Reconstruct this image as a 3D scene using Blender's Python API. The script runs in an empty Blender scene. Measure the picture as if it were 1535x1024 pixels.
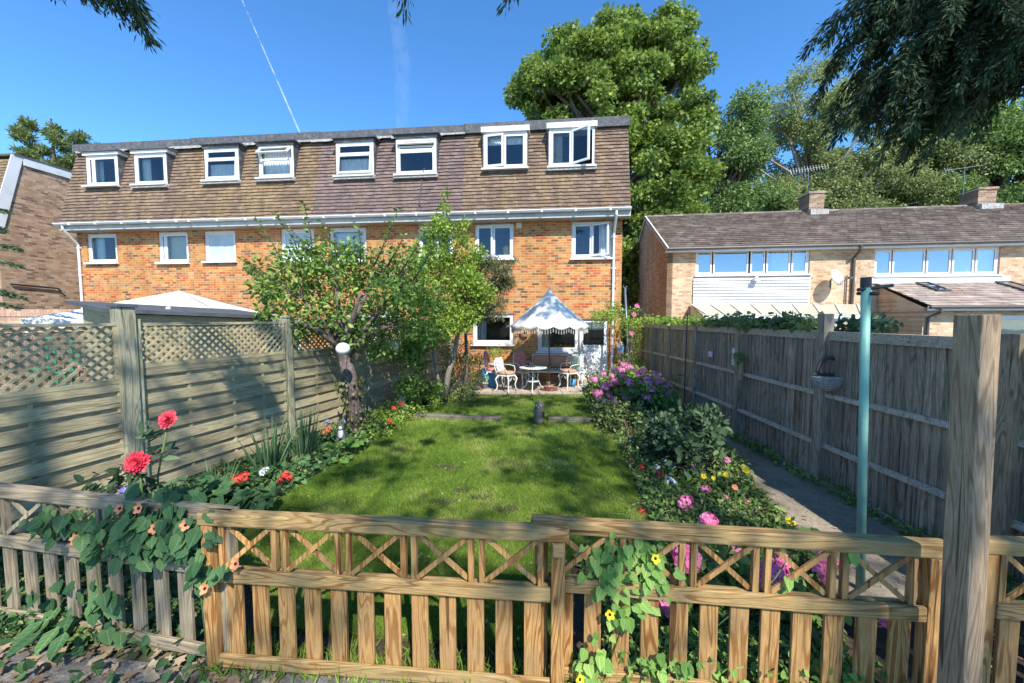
import bpy, math, random
import numpy as np
from mathutils import Vector, Matrix, Quaternion
R = random.Random(7)
NR = np.random.default_rng(11)
scene = bpy.context.scene
C = scene.collection
F = 576.0
PITCH = math.atan(35 / 576)
H = 1.95
rad = math.radians

# ---------- measuring from the photograph: points where sight lines meet real planes
def ray(px, py):
    dx = (px - 767.5) / F; dy = (512 - py) / F
    cp, sp = math.cos(PITCH), math.sin(PITCH)
    return Vector((dx, cp + dy * sp, -sp + dy * cp))
def G(px, py, z=0.0):
    d = ray(px, py); t = (z - H) / d.z
    return Vector((0, 0, H)) + d * t
def Y(px, py, y):
    d = ray(px, py); return Vector((0, 0, H)) + d * (y / d.y)
def onplane(px, py, o, ang, off=0.0):
    d = ray(px, py); ux = Vector((math.cos(ang), math.sin(ang), 0)); n = Vector((-math.sin(ang), math.cos(ang), 0))
    o2 = o + n * off
    t = (o2 - Vector((0, 0, H))).dot(n) / d.dot(n)
    P = Vector((0, 0, H)) + d * t
    return (P - o2).dot(ux), P.z

# ---------- mesh builder
class MB:
    def __init__(s): s.v = []; s.f = []; s.m = []; s.M = None
    def add(s, vs, fs, m=0):
        b = len(s.v)
        if s.M is not None: vs = [tuple(s.M @ Vector(v)) for v in vs]
        s.v.extend(tuple(v) for v in vs); s.f.extend([tuple(i + b for i in f) for f in fs]); s.m.extend([m] * len(fs))
        return s
    def box(s, x0, x1, y0, y1, z0, z1, m=0):
        return s.add([(x0,y0,z0),(x1,y0,z0),(x1,y1,z0),(x0,y1,z0),(x0,y0,z1),(x1,y0,z1),(x1,y1,z1),(x0,y1,z1)],
              [(0,3,2,1),(4,5,6,7),(0,1,5,4),(1,2,6,5),(2,3,7,6),(3,0,4,7)], m)
    def beam(s, p, q, w, h, m=0, up=(0,0,1)):
        p = Vector(p); q = Vector(q); d = (q - p).normalized(); u = Vector(up)
        if abs(d.dot(u)) > .98: u = Vector((0,1,0))
        x = d.cross(u).normalized(); z = x.cross(d)
        a = x * w / 2; b = z * h / 2
        return s.add([p-a-b, p+a-b, p+a+b, p-a+b, q-a-b, q+a-b, q+a+b, q-a+b],
              [(0,1,2,3),(7,6,5,4),(1,0,4,5),(2,1,5,6),(3,2,6,7),(0,3,7,4)], m)
    def tube(s, pts, rs, n=8, m=0, cap=True):
        pts = [Vector(p) for p in pts]
        if not hasattr(rs, '__len__'): rs = [rs] * len(pts)
        vs = []; fs = []
        d0 = (pts[1] - pts[0]).normalized()
        u = Vector((0,0,1)) if abs(d0.z) < .9 else Vector((1,0,0))
        x = d0.cross(u).normalized()
        for i, p in enumerate(pts):
            d = (pts[min(i+1, len(pts)-1)] - pts[max(i-1, 0)]).normalized()
            x = (x - d * x.dot(d)).normalized(); y = d.cross(x)
            for k in range(n):
                a = 2 * math.pi * k / n
                vs.append(p + (x * math.cos(a) + y * math.sin(a)) * rs[i])
        for i in range(len(pts) - 1):
            for k in range(n):
                k2 = (k + 1) % n
                fs.append((i*n+k, i*n+k2, (i+1)*n+k2, (i+1)*n+k))
        if cap:
            fs.append(tuple(range(n-1, -1, -1))); fs.append(tuple(range((len(pts)-1)*n, len(pts)*n)))
        return s.add(vs, fs, m)
    def lathe(s, prof, n=16, c=(0,0,0), m=0, wob=None):
        vs = []; fs = []
        for i, (r, z) in enumerate(prof):
            for k in range(n):
                a = 2 * math.pi * k / n
                rr = r * (wob(a, i) if wob else 1)
                vs.append((c[0] + rr * math.cos(a), c[1] + rr * math.sin(a), c[2] + z))
        for i in range(len(prof) - 1):
            for k in range(n):
                k2 = (k + 1) % n
                fs.append((i*n+k, i*n+k2, (i+1)*n+k2, (i+1)*n+k))
        return s.add(vs, fs, m)
    def ball(s, c, r, n=12, k=8, m=0, sq=(1,1,1), nz=0.0):
        prof = []
        vs = []; fs = []
        for i in range(k + 1):
            t = math.pi * i / k
            for j in range(n):
                a = 2 * math.pi * j / n
                q = 1 + nz * (R.random() - .5)
                vs.append((c[0] + r*sq[0]*math.sin(t)*math.cos(a)*q, c[1] + r*sq[1]*math.sin(t)*math.sin(a)*q, c[2] - r*sq[2]*math.cos(t)*q))
        for i in range(k):
            for j in range(n):
                j2 = (j + 1) % n
                fs.append((i*n+j, i*n+j2, (i+1)*n+j2, (i+1)*n+j))
        return s.add(vs, fs, m)
    def ring(s, x0, x1, z0, z1, w, y0, y1, m=0):
        s.box(x0, x0+w, y0, y1, z0, z1, m); s.box(x1-w, x1, y0, y1, z0, z1, m)
        s.box(x0+w, x1-w, y0, y1, z0, z0+w, m); s.box(x0+w, x1-w, y0, y1, z1-w, z1, m)
        return s
    def prism(s, poly, y0, y1, m=0):        # poly in x,z
        n = len(poly)
        vs = [(x, y0, z) for x, z in poly] + [(x, y1, z) for x, z in poly]
        fs = [tuple(range(n)), tuple(range(2*n-1, n-1, -1))] + [(i, i+n, (i+1) % n + n, (i+1) % n) for i in range(n)]
        return s.add(vs, fs, m)
    def flat(s, poly, z0, z1, m=0):         # poly in x,y
        n = len(poly)
        vs = [(x, y, z0) for x, y in poly] + [(x, y, z1) for x, y in poly]
        fs = [tuple(range(n-1, -1, -1)), tuple(range(n, 2*n))] + [(i, (i+1) % n, (i+1) % n + n, i+n) for i in range(n)]
        return s.add(vs, fs, m)
    def mesh(s, name, mats, smooth=False):
        me = bpy.data.meshes.new(name); me.from_pydata([tuple(v) for v in s.v], [], s.f)
        mats = mats if isinstance(mats, (list, tuple)) else [mats]
        for m in mats: me.materials.append(m)
        if len(mats) > 1: me.polygons.foreach_set('material_index', s.m)
        if smooth: me.polygons.foreach_set('use_smooth', [True] * len(s.f))
        me.update(); return me
    def build(s, name, mats, parent=None, smooth=False, loc=None, bevel=0, rz=0):
        return link(name, s.mesh(name, mats, smooth), parent, loc, rz, bevel)

def link(name, me, parent=None, loc=None, rz=0, bevel=0):
    o = bpy.data.objects.new(name, me); C.objects.link(o)
    if parent is not None: o.parent = parent
    if loc is not None: o.location = loc
    if rz: o.rotation_euler[2] = rz
    if bevel:
        b = o.modifiers.new('Bevel', 'BEVEL'); b.width = bevel; b.segments = 2; b.limit_method = 'ANGLE'
    return o
def tag(o, label=None, cat=None, group=None, kind=None):
    if label: o['label'] = label
    if cat: o['category'] = cat
    if group: o['group'] = group
    if kind: o['kind'] = kind
    return o
def thing(name, label, cat, loc=(0,0,0), rz=0, group=None):
    o = bpy.data.objects.new(name, None); C.objects.link(o); o.location = loc; o.rotation_euler = (0, 0, rz)
    o.empty_display_size = .1
    return tag(o, label, cat, group)
def copy_tree(o, parent=None):
    c = o.copy(); C.objects.link(c)
    if parent is not None: c.parent = parent
    for ch in [x for x in C.objects if x.parent == o]: copy_tree(ch, c)
    return c

# ---------- materials
def newmat(name):
    m = bpy.data.materials.new(name); m.use_nodes = True; nt = m.node_tree; nt.nodes.clear()
    out = nt.nodes.new('ShaderNodeOutputMaterial')
    return m, nt, out
def N(nt, t, **kw):
    n = nt.nodes.new(t)
    for k, v in kw.items():
        if k.startswith('i_'): n.inputs[k[2:].replace('_', ' ')].default_value = v
        else: setattr(n, k, v)
    return n
def ramp(nt, stops, fac=None, interp='LINEAR'):
    r = nt.nodes.new('ShaderNodeValToRGB'); cr = r.color_ramp; cr.interpolation = interp
    while len(cr.elements) < len(stops): cr.elements.new(.5)
    for e, (p, c) in zip(cr.elements, stops):
        e.position = p; e.color = (*c, 1) if len(c) == 3 else c
    if fac is not None: nt.links.new(fac, r.inputs['Fac'])
    return r
def mixc(nt, a, b, fac, mode='MIX'):
    m = nt.nodes.new('ShaderNodeMix'); m.data_type = 'RGBA'; m.blend_type = mode
    for s, v in ((m.inputs[0], fac), (m.inputs[6], a), (m.inputs[7], b)):
        if hasattr(v, 'is_linked') or hasattr(v, 'links'): nt.links.new(v, s)
        elif isinstance(v, (int, float)): s.default_value = v
        else: s.default_value = (*v, 1)
    return m.outputs[2]
def coords(nt, scale=(1,1,1), kind='Object', rnd=0.0, rot=(0,0,0)):
    tc = nt.nodes.new('ShaderNodeTexCoord'); mp = nt.nodes.new('ShaderNodeMapping')
    mp.inputs['Scale'].default_value = scale; mp.inputs['Rotation'].default_value = rot
    src = tc.outputs[kind]
    if rnd:
        oi = nt.nodes.new('ShaderNodeObjectInfo'); ad = N(nt, 'ShaderNodeVectorMath', operation='MULTIPLY_ADD')
        cx = nt.nodes.new('ShaderNodeCombineXYZ')
        for k in 'XYZ': nt.links.new(oi.outputs['Random'], cx.inputs[k])
        nt.links.new(cx.outputs[0], ad.inputs[0]); ad.inputs[1].default_value = (rnd, rnd * 1.7, rnd * .7)
        nt.links.new(src, ad.inputs[2]); src = ad.outputs[0]
    nt.links.new(src, mp.inputs['Vector']); return mp.outputs['Vector']
def noise(nt, vec, scale, detail=4, rough=.55, dist=0):
    n = N(nt, 'ShaderNodeTexNoise'); n.inputs['Scale'].default_value = scale; n.inputs['Detail'].default_value = detail
    n.inputs['Roughness'].default_value = rough; n.inputs['Distortion'].default_value = dist
    nt.links.new(vec, n.inputs['Vector']); return n.outputs['Fac']
def bumpn(nt, h, strength=.4, dist=.01):
    b = N(nt, 'ShaderNodeBump'); b.inputs['Strength'].default_value = strength; b.inputs['Distance'].default_value = dist
    nt.links.new(h, b.inputs['Height']); return b.outputs['Normal']
def princ(nt, out, col, rough=.8, normal=None, metal=0, spec=.4):
    p = nt.nodes.new('ShaderNodeBsdfPrincipled')
    if hasattr(col, 'links'): nt.links.new(col, p.inputs['Base Color'])
    else: p.inputs['Base Color'].default_value = (*col, 1)
    if hasattr(rough, 'links'): nt.links.new(rough, p.inputs['Roughness'])
    else: p.inputs['Roughness'].default_value = rough
    p.inputs['Metallic'].default_value = metal; p.inputs['Specular IOR Level'].default_value = spec
    if normal is not None: nt.links.new(normal, p.inputs['Normal'])
    if out is not None: nt.links.new(p.outputs[0], out.inputs['Surface'])
    return p

def m_plain(name, col, rough=.6, var=.15, scale=8, metal=0, spec=.4, bump=0.0, dirt=None):
    m, nt, out = newmat(name); v = coords(nt, rnd=3)
    f = noise(nt, v, scale, 5)
    lo = tuple(c * (1 - var) for c in col); hi = tuple(min(1, c * (1 + var)) for c in col)
    c = ramp(nt, [(.3, lo), (.7, hi)], f).outputs[0]
    if dirt:
        f2 = noise(nt, v, scale * .4, 6, .7)
        c = mixc(nt, c, dirt, ramp(nt, [(.52, (0,0,0)), (.75, (.7,.7,.7))], f2).outputs[0])
    princ(nt, out, c, rough, bumpn(nt, noise(nt, v, scale * 6, 4), bump) if bump else None, metal, spec); return m

def m_wood(name, c_dark, c_mid, c_lite, axis='z', scale=1.0, rough=.75, blotch=None, knots=True, fine=1.0):
    """timber: growth-ring figure stretched along the grain, fine fibres, blotches of weather"""
    m, nt, out = newmat(name)
    st = {'z': (1, 1, .09), 'x': (.09, 1, 1), 'y': (1, .09, 1)}[axis]
    v = coords(nt, st, rnd=17)
    big = N(nt, 'ShaderNodeTexNoise'); big.inputs['Scale'].default_value = 9 * scale; big.inputs['Detail'].default_value = 2
    big.inputs['Distortion'].default_value = .6; nt.links.new(v, big.inputs['Vector'])
    w = N(nt, 'ShaderNodeMath', operation='MULTIPLY'); nt.links.new(big.outputs['Fac'], w.inputs[0]); w.inputs[1].default_value = 66
    sn = N(nt, 'ShaderNodeMath', operation='SINE'); nt.links.new(w.outputs[0], sn.inputs[0])
    fib = noise(nt, coords(nt, tuple(s * (1 if s < 1 else 1) for s in st), rnd=17), 120 * fine, 3, .6)
    rr = ramp(nt, [(0, c_mid), (.35, c_lite), (.72, c_mid), (.93, tuple(x*.95 for x in c_dark))], None)
    mr = N(nt, 'ShaderNodeMapRange'); nt.links.new(sn.outputs[0], mr.inputs[0]); mr.inputs[1].default_value = -1; mr.inputs[2].default_value = 1
    nt.links.new(mr.outputs[0], rr.inputs['Fac'])
    fr = ramp(nt, [(.3, (.58,.58,.58)), (.65, (1.1,1.1,1.1))], fib)
    c = mixc(nt, rr.outputs[0], fr.outputs[0], .8, 'MULTIPLY')
    bl = noise(nt, coords(nt, (1,1,1), rnd=5), 2.2, 5, .65)
    c = mixc(nt, c, blotch or tuple(x * .6 for x in c_mid), ramp(nt, [(.45, (0,0,0)), (.72, (.75,.75,.75))], bl).outputs[0])
    cst = tuple(v_*(.25 if v_ < 1 else 1) for v_ in st)
    ck = N(nt, 'ShaderNodeTexNoise'); ck.inputs['Scale'].default_value = 34*fine; ck.inputs['Detail'].default_value = 3; nt.links.new(coords(nt, cst, rnd=23), ck.inputs['Vector'])
    c = mixc(nt, c, tuple(x*.25 for x in c_dark), ramp(nt, [(.645, (0,0,0)), (.68, (.85,.85,.85))], ck.outputs['Fac']).outputs[0])
    if knots:
        kst = tuple(v_ if v_ == 1 else .45 for v_ in st)
        vo = N(nt, 'ShaderNodeTexVoronoi'); vo.inputs['Scale'].default_value = 5.0; nt.links.new(coords(nt, kst, rnd=11), vo.inputs['Vector'])
        c = mixc(nt, c, tuple(x*.55 for x in c_dark), ramp(nt, [(.03, (.9,.9,.9)), (.055, (.45,.45,.45)), (.10, (0,0,0))], vo.outputs['Distance']).outputs[0])
    geo = nt.nodes.new('ShaderNodeNewGeometry')
    hv = N(nt, 'ShaderNodeHueSaturation'); mv = N(nt, 'ShaderNodeMapRange'); mv.inputs[3].default_value = .74; mv.inputs[4].default_value = 1.2
    nt.links.new(geo.outputs['Random Per Island'], mv.inputs[0]); nt.links.new(mv.outputs[0], hv.inputs['Value']); nt.links.new(c, hv.inputs['Color'])
    princ(nt, out, hv.outputs[0], rough, bumpn(nt, fr.outputs[0], .35, .004), spec=.25); return m

def m_brick(name, stops, mortar, axis='x', bw=.225, bh=.075, big=None, rough=.9, soldier=False):
    m, nt, out = newmat(name)
    tc = nt.nodes.new('ShaderNodeTexCoord'); sp = nt.nodes.new('ShaderNodeSeparateXYZ'); cb = nt.nodes.new('ShaderNodeCombineXYZ')
    nt.links.new(tc.outputs['Object'], sp.inputs[0])
    a, b = ('X', 'Z') if axis == 'x' else ('Y', 'Z')
    if soldier: a, b = b, a
    nt.links.new(sp.outputs[a], cb.inputs['X']); nt.links.new(sp.outputs[b], cb.inputs['Y'])
    br = nt.nodes.new('ShaderNodeTexBrick'); nt.links.new(cb.outputs[0], br.inputs['Vector'])
    br.inputs['Color1'].default_value = (0,0,0,1); br.inputs['Color2'].default_value = (1,1,1,1); br.inputs['Mortar'].default_value = (.5,.5,.5,1)
    br.inputs['Scale'].default_value = 1; br.inputs['Brick Width'].default_value = bw; br.inputs['Row Height'].default_value = bh
    br.inputs['Mortar Size'].default_value = .006; br.inputs['Mortar Smooth'].default_value = .2; br.inputs['Bias'].default_value = 0
    v = coords(nt)
    shift = noise(nt, v, .8, 3)
    ad = N(nt, 'ShaderNodeMath', operation='MULTIPLY_ADD'); nt.links.new(shift, ad.inputs[0]); ad.inputs[1].default_value = .5
    sb = N(nt, 'ShaderNodeMath', operation='SUBTRACT'); nt.links.new(br.outputs['Color'], sb.inputs[0]); sb.inputs[1].default_value = .25
    nt.links.new(sb.outputs[0], ad.inputs[2])
    c = ramp(nt, stops, ad.outputs[0], 'CONSTANT').outputs[0]
    grit = noise(nt, v, 45, 5, .7)
    c = mixc(nt, c, ramp(nt, [(.3, (.65,.65,.65)), (.7, (1.15,1.15,1.15))], grit).outputs[0], .8, 'MULTIPLY')
    c = mixc(nt, c, mortar, br.outputs['Fac'])
    st = noise(nt, coords(nt, (1, 1, .35)), 1.1, 6, .65)
    c = mixc(nt, c, ramp(nt, [(.35, (.74,.64,.56)), (.6, (1.06,1.03,1.0))], st).outputs[0], .75, 'MULTIPLY')
    iv = N(nt, 'ShaderNodeMath', operation='SUBTRACT'); iv.inputs[0].default_value = 1; nt.links.new(br.outputs['Fac'], iv.inputs[1])
    princ(nt, out, c, rough, bumpn(nt, iv.outputs[0], .6, .008), spec=.2); return m

def m_tile(name, c1, c2, lichen, dark, lich_amt=.5, streak=(1.1, 1.1, .25)):
    m, nt, out = newmat(name)
    geo = nt.nodes.new('ShaderNodeNewGeometry'); v = coords(nt)
    c = ramp(nt, [(0, tuple(x*.8 for x in c1)), (.5, c1), (1, c2)], geo.outputs['Random Per Island']).outputs[0]
    s1 = noise(nt, coords(nt, streak), 1.3, 5, .6)
    s2 = noise(nt, v, 26, 5, .75)
    mm = N(nt, 'ShaderNodeMath', operation='MULTIPLY'); a = ramp(nt, [(.46, (0,0,0)), (.66, (1,1,1))], s1).outputs[0]; b = ramp(nt, [(.40, (0,0,0)), (.62, (1,1,1))], s2).outputs[0]
    nt.links.new(a, mm.inputs[0]); nt.links.new(b, mm.inputs[1])
    m2 = N(nt, 'ShaderNodeMath', operation='MULTIPLY'); nt.links.new(mm.outputs[0], m2.inputs[0]); m2.inputs[1].default_value = lich_amt
    c = mixc(nt, c, lichen, m2.outputs[0])
    s3 = noise(nt, coords(nt, streak), 2.7, 6, .7)
    c = mixc(nt, c, dark, ramp(nt, [(.5, (0,0,0)), (.72, (.8,.8,.8))], s3).outputs[0])
    s4 = noise(nt, v, 60, 2, .5)
    c = mixc(nt, c, (.5,.5,.46), ramp(nt, [(.72, (0,0,0)), (.76, (.6,.6,.6))], s4).outputs[0])
    princ(nt, out, c, .92, bumpn(nt, s2, .5, .01), spec=.2); return m

def m_leaf(name, stops, transl=.3, rough=.5, clump=1.3, spec=.35, amp=.9):
    m, nt, out = newmat(name)
    geo = nt.nodes.new('ShaderNodeNewGeometry')
    nz = noise(nt, coords(nt, rnd=9), clump, 3, .6)
    ad = N(nt, 'ShaderNodeMath', operation='MULTIPLY_ADD'); nt.links.new(nz, ad.inputs[0]); ad.inputs[1].default_value = amp
    ml = N(nt, 'ShaderNodeMath', operation='MULTIPLY_ADD'); nt.links.new(geo.outputs['Random Per Island'], ml.inputs[0]); ml.inputs[1].default_value = .62; ml.inputs[2].default_value = -.27 - (amp-.9)/2
    nt.links.new(ml.outputs[0], ad.inputs[2])
    c = ramp(nt, stops, ad.outputs[0]).outputs[0]
    p = princ(nt, None, c, rough, spec=spec)
    tr = nt.nodes.new('ShaderNodeBsdfTranslucent'); hs = N(nt, 'ShaderNodeHueSaturation'); hs.inputs['Value'].default_value = 1.6; hs.inputs['Hue'].default_value = .485
    nt.links.new(c, hs.inputs['Color']); nt.links.new(hs.outputs[0], tr.inputs['Color'])
    mx = nt.nodes.new('ShaderNodeMixShader'); mx.inputs[0].default_value = transl
    nt.links.new(p.outputs[0], mx.inputs[1]); nt.links.new(tr.outputs[0], mx.inputs[2]); nt.links.new(mx.outputs[0], out.inputs['Surface'])
    return m

def m_veined(name, stops, transl=.22, rough=.55):
    m = m_leaf(name, stops, transl, rough, spec=.18); nt = m.node_tree
    p = [n for n in nt.nodes if n.type == 'BSDF_PRINCIPLED'][0]; src = p.inputs['Base Color'].links[0].from_socket
    uv = nt.nodes.new('ShaderNodeUVMap'); sp = nt.nodes.new('ShaderNodeSeparateXYZ'); nt.links.new(uv.outputs[0], sp.inputs[0])
    def mt(op, a, b=None):
        n = N(nt, 'ShaderNodeMath', operation=op)
        for i, v in enumerate((a, b)):
            if v is None: continue
            if hasattr(v, 'links'): nt.links.new(v, n.inputs[i])
            else: n.inputs[i].default_value = v
        return n.outputs[0]
    au = mt('ABSOLUTE', mt('SUBTRACT', sp.outputs['X'], .5))
    ph = mt('SINE', mt('MULTIPLY', mt('SUBTRACT', sp.outputs['Y'], mt('MULTIPLY', au, .9)), 36.0))
    side = ramp(nt, [(.80, (0,0,0)), (1, (.75,.75,.75))], ph).outputs[0]
    mid = ramp(nt, [(.012, (1,1,1)), (.035, (0,0,0))], au).outputs[0]
    vein = mixc(nt, side, (1,1,1), mid)
    edge = ramp(nt, [(.0, (.8,.85,.8)), (.4, (1.1,1.1,1.1))], au).outputs[0]
    c = mixc(nt, src, edge, .7, 'MULTIPLY')
    hs = N(nt, 'ShaderNodeHueSaturation'); hs.inputs['Value'].default_value = 1.55; hs.inputs['Saturation'].default_value = .85; nt.links.new(src, hs.inputs['Color'])
    c = mixc(nt, c, hs.outputs[0], vein)
    nt.links.new(c, p.inputs['Base Color']); nt.links.new(bumpn(nt, ph, .25, .004), p.inputs['Normal'])
    return m

def m_glass(name, tint=(.9,.95,.95), refl=.12):
    m, nt, out = newmat(name)
    g = N(nt, 'ShaderNodeBsdfGlossy'); g.inputs['Roughness'].default_value = .015; g.inputs['Color'].default_value = (.95,.97,1,1)
    t = N(nt, 'ShaderNodeBsdfTransparent'); t.inputs['Color'].default_value = (*tint, 1)
    v = coords(nt); n = bumpn(nt, noise(nt, v, 1.5, 2), .05, .03); nt.links.new(n, g.inputs['Normal'])
    fr = N(nt, 'ShaderNodeFresnel'); fr.inputs['IOR'].default_value = 1.5
    ad = N(nt, 'ShaderNodeMath', operation='ADD'); nt.links.new(fr.outputs[0], ad.inputs[0]); ad.inputs[1].default_value = refl
    mx = nt.nodes.new('ShaderNodeMixShader'); nt.links.new(ad.outputs[0], mx.inputs[0]); nt.links.new(t.outputs[0], mx.inputs[1]); nt.links.new(g.outputs[0], mx.inputs[2])
    nt.links.new(mx.outputs[0], out.inputs['Surface']); return m

def m_speck(name, stops, scale=30, rough=.95, big=2.0, bump=.6):
    m, nt, out = newmat(name); v = coords(nt)
    f = noise(nt, v, scale, 8, .75); g = noise(nt, v, big, 4, .6)
    c = ramp(nt, stops, f).outputs[0]
    c = mixc(nt, c, ramp(nt, [(.3, (.6,.6,.58)), (.7, (1.15,1.15,1.15))], g).outputs[0], .8, 'MULTIPLY')
    princ(nt, out, c, rough, bumpn(nt, f, bump, .02), spec=.2); return m

M = {}
ter = [(p_, c_) for p_, c_ in zip((0,.05,.12,.19,.26,.33,.38,.45,.52,.57,.63,.70,.75,.82,.88,.95), ((0.170,0.095,0.052),(0.460,0.224,0.070),(0.500,0.155,0.056),(0.540,0.267,0.084),(0.440,0.232,0.084),(0.530,0.172,0.059),(0.560,0.284,0.091),(0.470,0.249,0.091),(0.500,0.129,0.049),(0.550,0.267,0.084),(0.240,0.146,0.070),(0.550,0.301,0.105),(0.520,0.189,0.063),(0.500,0.249,0.077),(0.420,0.103,0.042),(0.580,0.318,0.119)))]
M['brick'] = m_brick('terrace_brick', ter, (.50,.40,.27), 'x')
M['brick_side'] = m_brick('terrace_brick_side', ter, (.50,.40,.27), 'y')
gab = [(0, (.22,.15,.11)), (.12, (.44,.29,.19)), (.4, (.54,.37,.245)), (.6, (.47,.31,.20)), (.75, (.58,.42,.29)), (.9, (.34,.23,.16))]
M['brick_gable'] = m_brick('gable_brick', gab, (0.360,0.300,0.230), 'y')
M['brick_gable_x'] = m_brick('gable_brick_front', gab, (0.360,0.300,0.230), 'x')
bei = [(0, (.46,.30,.19)), (.2, (.60,.43,.28)), (.5, (.66,.49,.33)), (.75, (.54,.36,.23)), (.9, (.70,.55,.38))]
M['brick_pale'] = m_brick('pale_brick', bei, (.55,.46,.35), 'x')
M['brick_pale_shaded'] = m_brick('pale_brick_shaded', [(p, tuple(x*.78 for x in c)) for p, c in bei], (.42,.33,.24), 'y')  # darker copy of the pale brick, gable shade put into the colour
M['brick_chim'] = m_brick('chimney_brick', [(0, (.25,.17,.12)), (.4, (.36,.25,.18)), (.7, (.44,.31,.22))], (.5,.46,.4), 'x')
M['brick_wall'] = m_brick('soldier_brick', [(0, (.45,.27,.2)), (.5, (.55,.36,.26)), (.8, (.5,.28,.2))], (.5,.42,.34), 'x', soldier=True)
M['tile'] = m_tile('hung_tile', (0.167,0.115,0.086), (0.232,0.163,0.120), (0.389,0.270,0.103), (0.092,0.068,0.052), .75)
M['tile_old'] = m_tile('hung_tile_worn', (0.178,0.122,0.082), (0.243,0.168,0.107), (0.410,0.290,0.103), (0.097,0.070,0.050), .8)
M['tile_new'] = m_tile('hung_tile_purple', (.15,.108,.10), (.195,.142,.132), (.36,.26,.11), (.10,.075,.07), .5)
M['tile_roof'] = m_tile('roof_tile', (.165,.125,.105), (.26,.205,.17), (.38,.35,.29), (.09,.07,.06), .6, (.6, 1.5, 1.5))
M['tile_moss'] = m_tile('roof_tile_moss', (.36,.30,.25), (.46,.40,.33), (.17,.075,.06), (.25,.12,.09), .95, (1, 1, 1))
M['white'] = m_plain('white_upvc', (.66,.665,.665), .35, .04, 3, dirt=(.46,.45,.41))
M['white_old'] = m_plain('white_paint_old', (0.644,0.644,0.616), .6, .08, 6, dirt=(0.350,0.331,0.285))
M['fascia'] = m_plain('fascia_grey', (.42,.42,.40), .6, .12, 5, dirt=(.25,.24,.21))
M['felt'] = m_plain('roof_felt', (.085,.088,.095), .9, .35, 14, bump=.5, dirt=(.22,.22,.22))
M['lead'] = m_plain('lead_flashing', (.07,.07,.075), .6, .35, 9, dirt=(.32,.32,.31))
M['flash'] = m_plain('pale_flashing', (.34,.33,.31), .8, .4, 14, dirt=(.15,.14,.12))
M['dark_in'] = m_plain('interior_wall', (.34,.31,.27), .9, .3, 1.5)
M['black'] = m_plain('black_plastic', (.03,.03,.032), .5, .2)
M['pipe_dark'] = m_plain('dark_pipe', (.09,.07,.06), .5, .2)
M['glass'] = m_glass('window_glass', (.85,.9,.9), .03)
M['glass_sky'] = m_glass('window_glass_bright', (.6,.68,.72), .24)
M['curtain'] = m_plain('net_curtain', (.82,.82,.80), .9, .08, 5)
M['curtain_pat'] = m_plain('patterned_curtain', (.50,.45,.36), .9, .45, 30)
M['blind'] = m_plain('cream_blind', (.66,.60,.45), .9, .06, 5)
M['frost'] = m_plain('frosted_pane', (.42,.50,.52), .35, .12, 4)
M['yellow'] = m_plain('yellow_plastic', (.75,.48,.06), .5, .1)
M['orange_pot'] = m_plain('orange_pot', (.72,.33,.05), .5, .15)
M['clad'] = m_plain('white_cladding', (.60,.60,.60), .5, .05, 3, dirt=(.45,.45,.42))
M['fence_l'] = m_wood('green_grey_timber', (0.329,0.271,0.156), (0.426,0.358,0.212), (0.503,0.419,0.262), 'x', .8, .85, (0.319,0.271,0.145))
M['post_l'] = m_wood('green_grey_post', (.25,.24,.155), (.36,.34,.225), (.44,.41,.29), 'z', .8, .85, (.20,.21,.10))
M['fence_r'] = m_wood('weathered_grey_board', (0.277,0.213,0.145), (0.405,0.310,0.222), (0.501,0.398,0.291), 'z', .7, .9, (0.213,0.165,0.116))
M['rail_r'] = m_wood('weathered_grey_rail', (0.384,0.301,0.214), (0.512,0.407,0.299), (0.598,0.485,0.359), 'y', .7, .9, (0.363,0.281,0.205))
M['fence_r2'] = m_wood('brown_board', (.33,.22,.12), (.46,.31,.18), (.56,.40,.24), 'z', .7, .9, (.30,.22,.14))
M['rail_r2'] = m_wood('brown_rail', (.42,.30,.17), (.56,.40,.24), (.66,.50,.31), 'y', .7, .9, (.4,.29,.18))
M['pick'] = m_wood('new_pine_picket', (0.304,0.126,0.033), (0.460,0.244,0.082), (0.534,0.318,0.121), 'z', 1.0, .7, (0.331,0.213,0.094))
M['prail'] = m_wood('new_pine_rail', (0.285,0.148,0.047), (0.432,0.270,0.105), (0.497,0.335,0.144), 'x', 1.0, .7, (0.313,0.239,0.109))
M['pick_g'] = m_wood('grey_picket', (.24,.19,.12), (.35,.28,.185), (.43,.355,.24), 'z', .9, .8, (.26,.215,.145))
M['prail_g'] = m_wood('grey_picket_rail', (.25,.19,.12), (.36,.285,.185), (.44,.36,.245), 'x', .9, .8, (.27,.22,.145))
M['gpost'] = m_wood('old_grey_post', (0.276,0.187,0.110), (0.399,0.287,0.179), (0.481,0.351,0.228), 'z', 1.1, .85, (0.256,0.187,0.113))
M['log'] = m_wood('weathered_sleeper', (.13,.11,.085), (.20,.17,.13), (.27,.23,.18), 'x', .6, .9, (.25,.24,.19))
M['bark'] = m_speck('bark', [(.3, (.05,.04,.03)), (.5, (.13,.10,.08)), (.7, (.25,.21,.17))], 18)
M['bark_pale'] = m_speck('pale_bark', [(.3, (.16,.14,.11)), (.5, (.27,.24,.19)), (.7, (.40,.37,.30))], 14)
M['bark_apple'] = m_speck('apple_bark', [(.3, (.04,.03,.028)), (.5, (.13,.095,.085)), (.7, (.26,.20,.17))], 16)
M['soil'] = m_speck('soil', [(.3, (.025,.018,.012)), (.55, (.07,.05,.035)), (.8, (.16,.12,.085))], 30)
M['path'] = m_speck('concrete_path', [(.25, (0.143,0.120,0.086)), (.5, (0.286,0.235,0.172)), (.75, (0.396,0.330,0.245))], 30, bump=.5)
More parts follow.
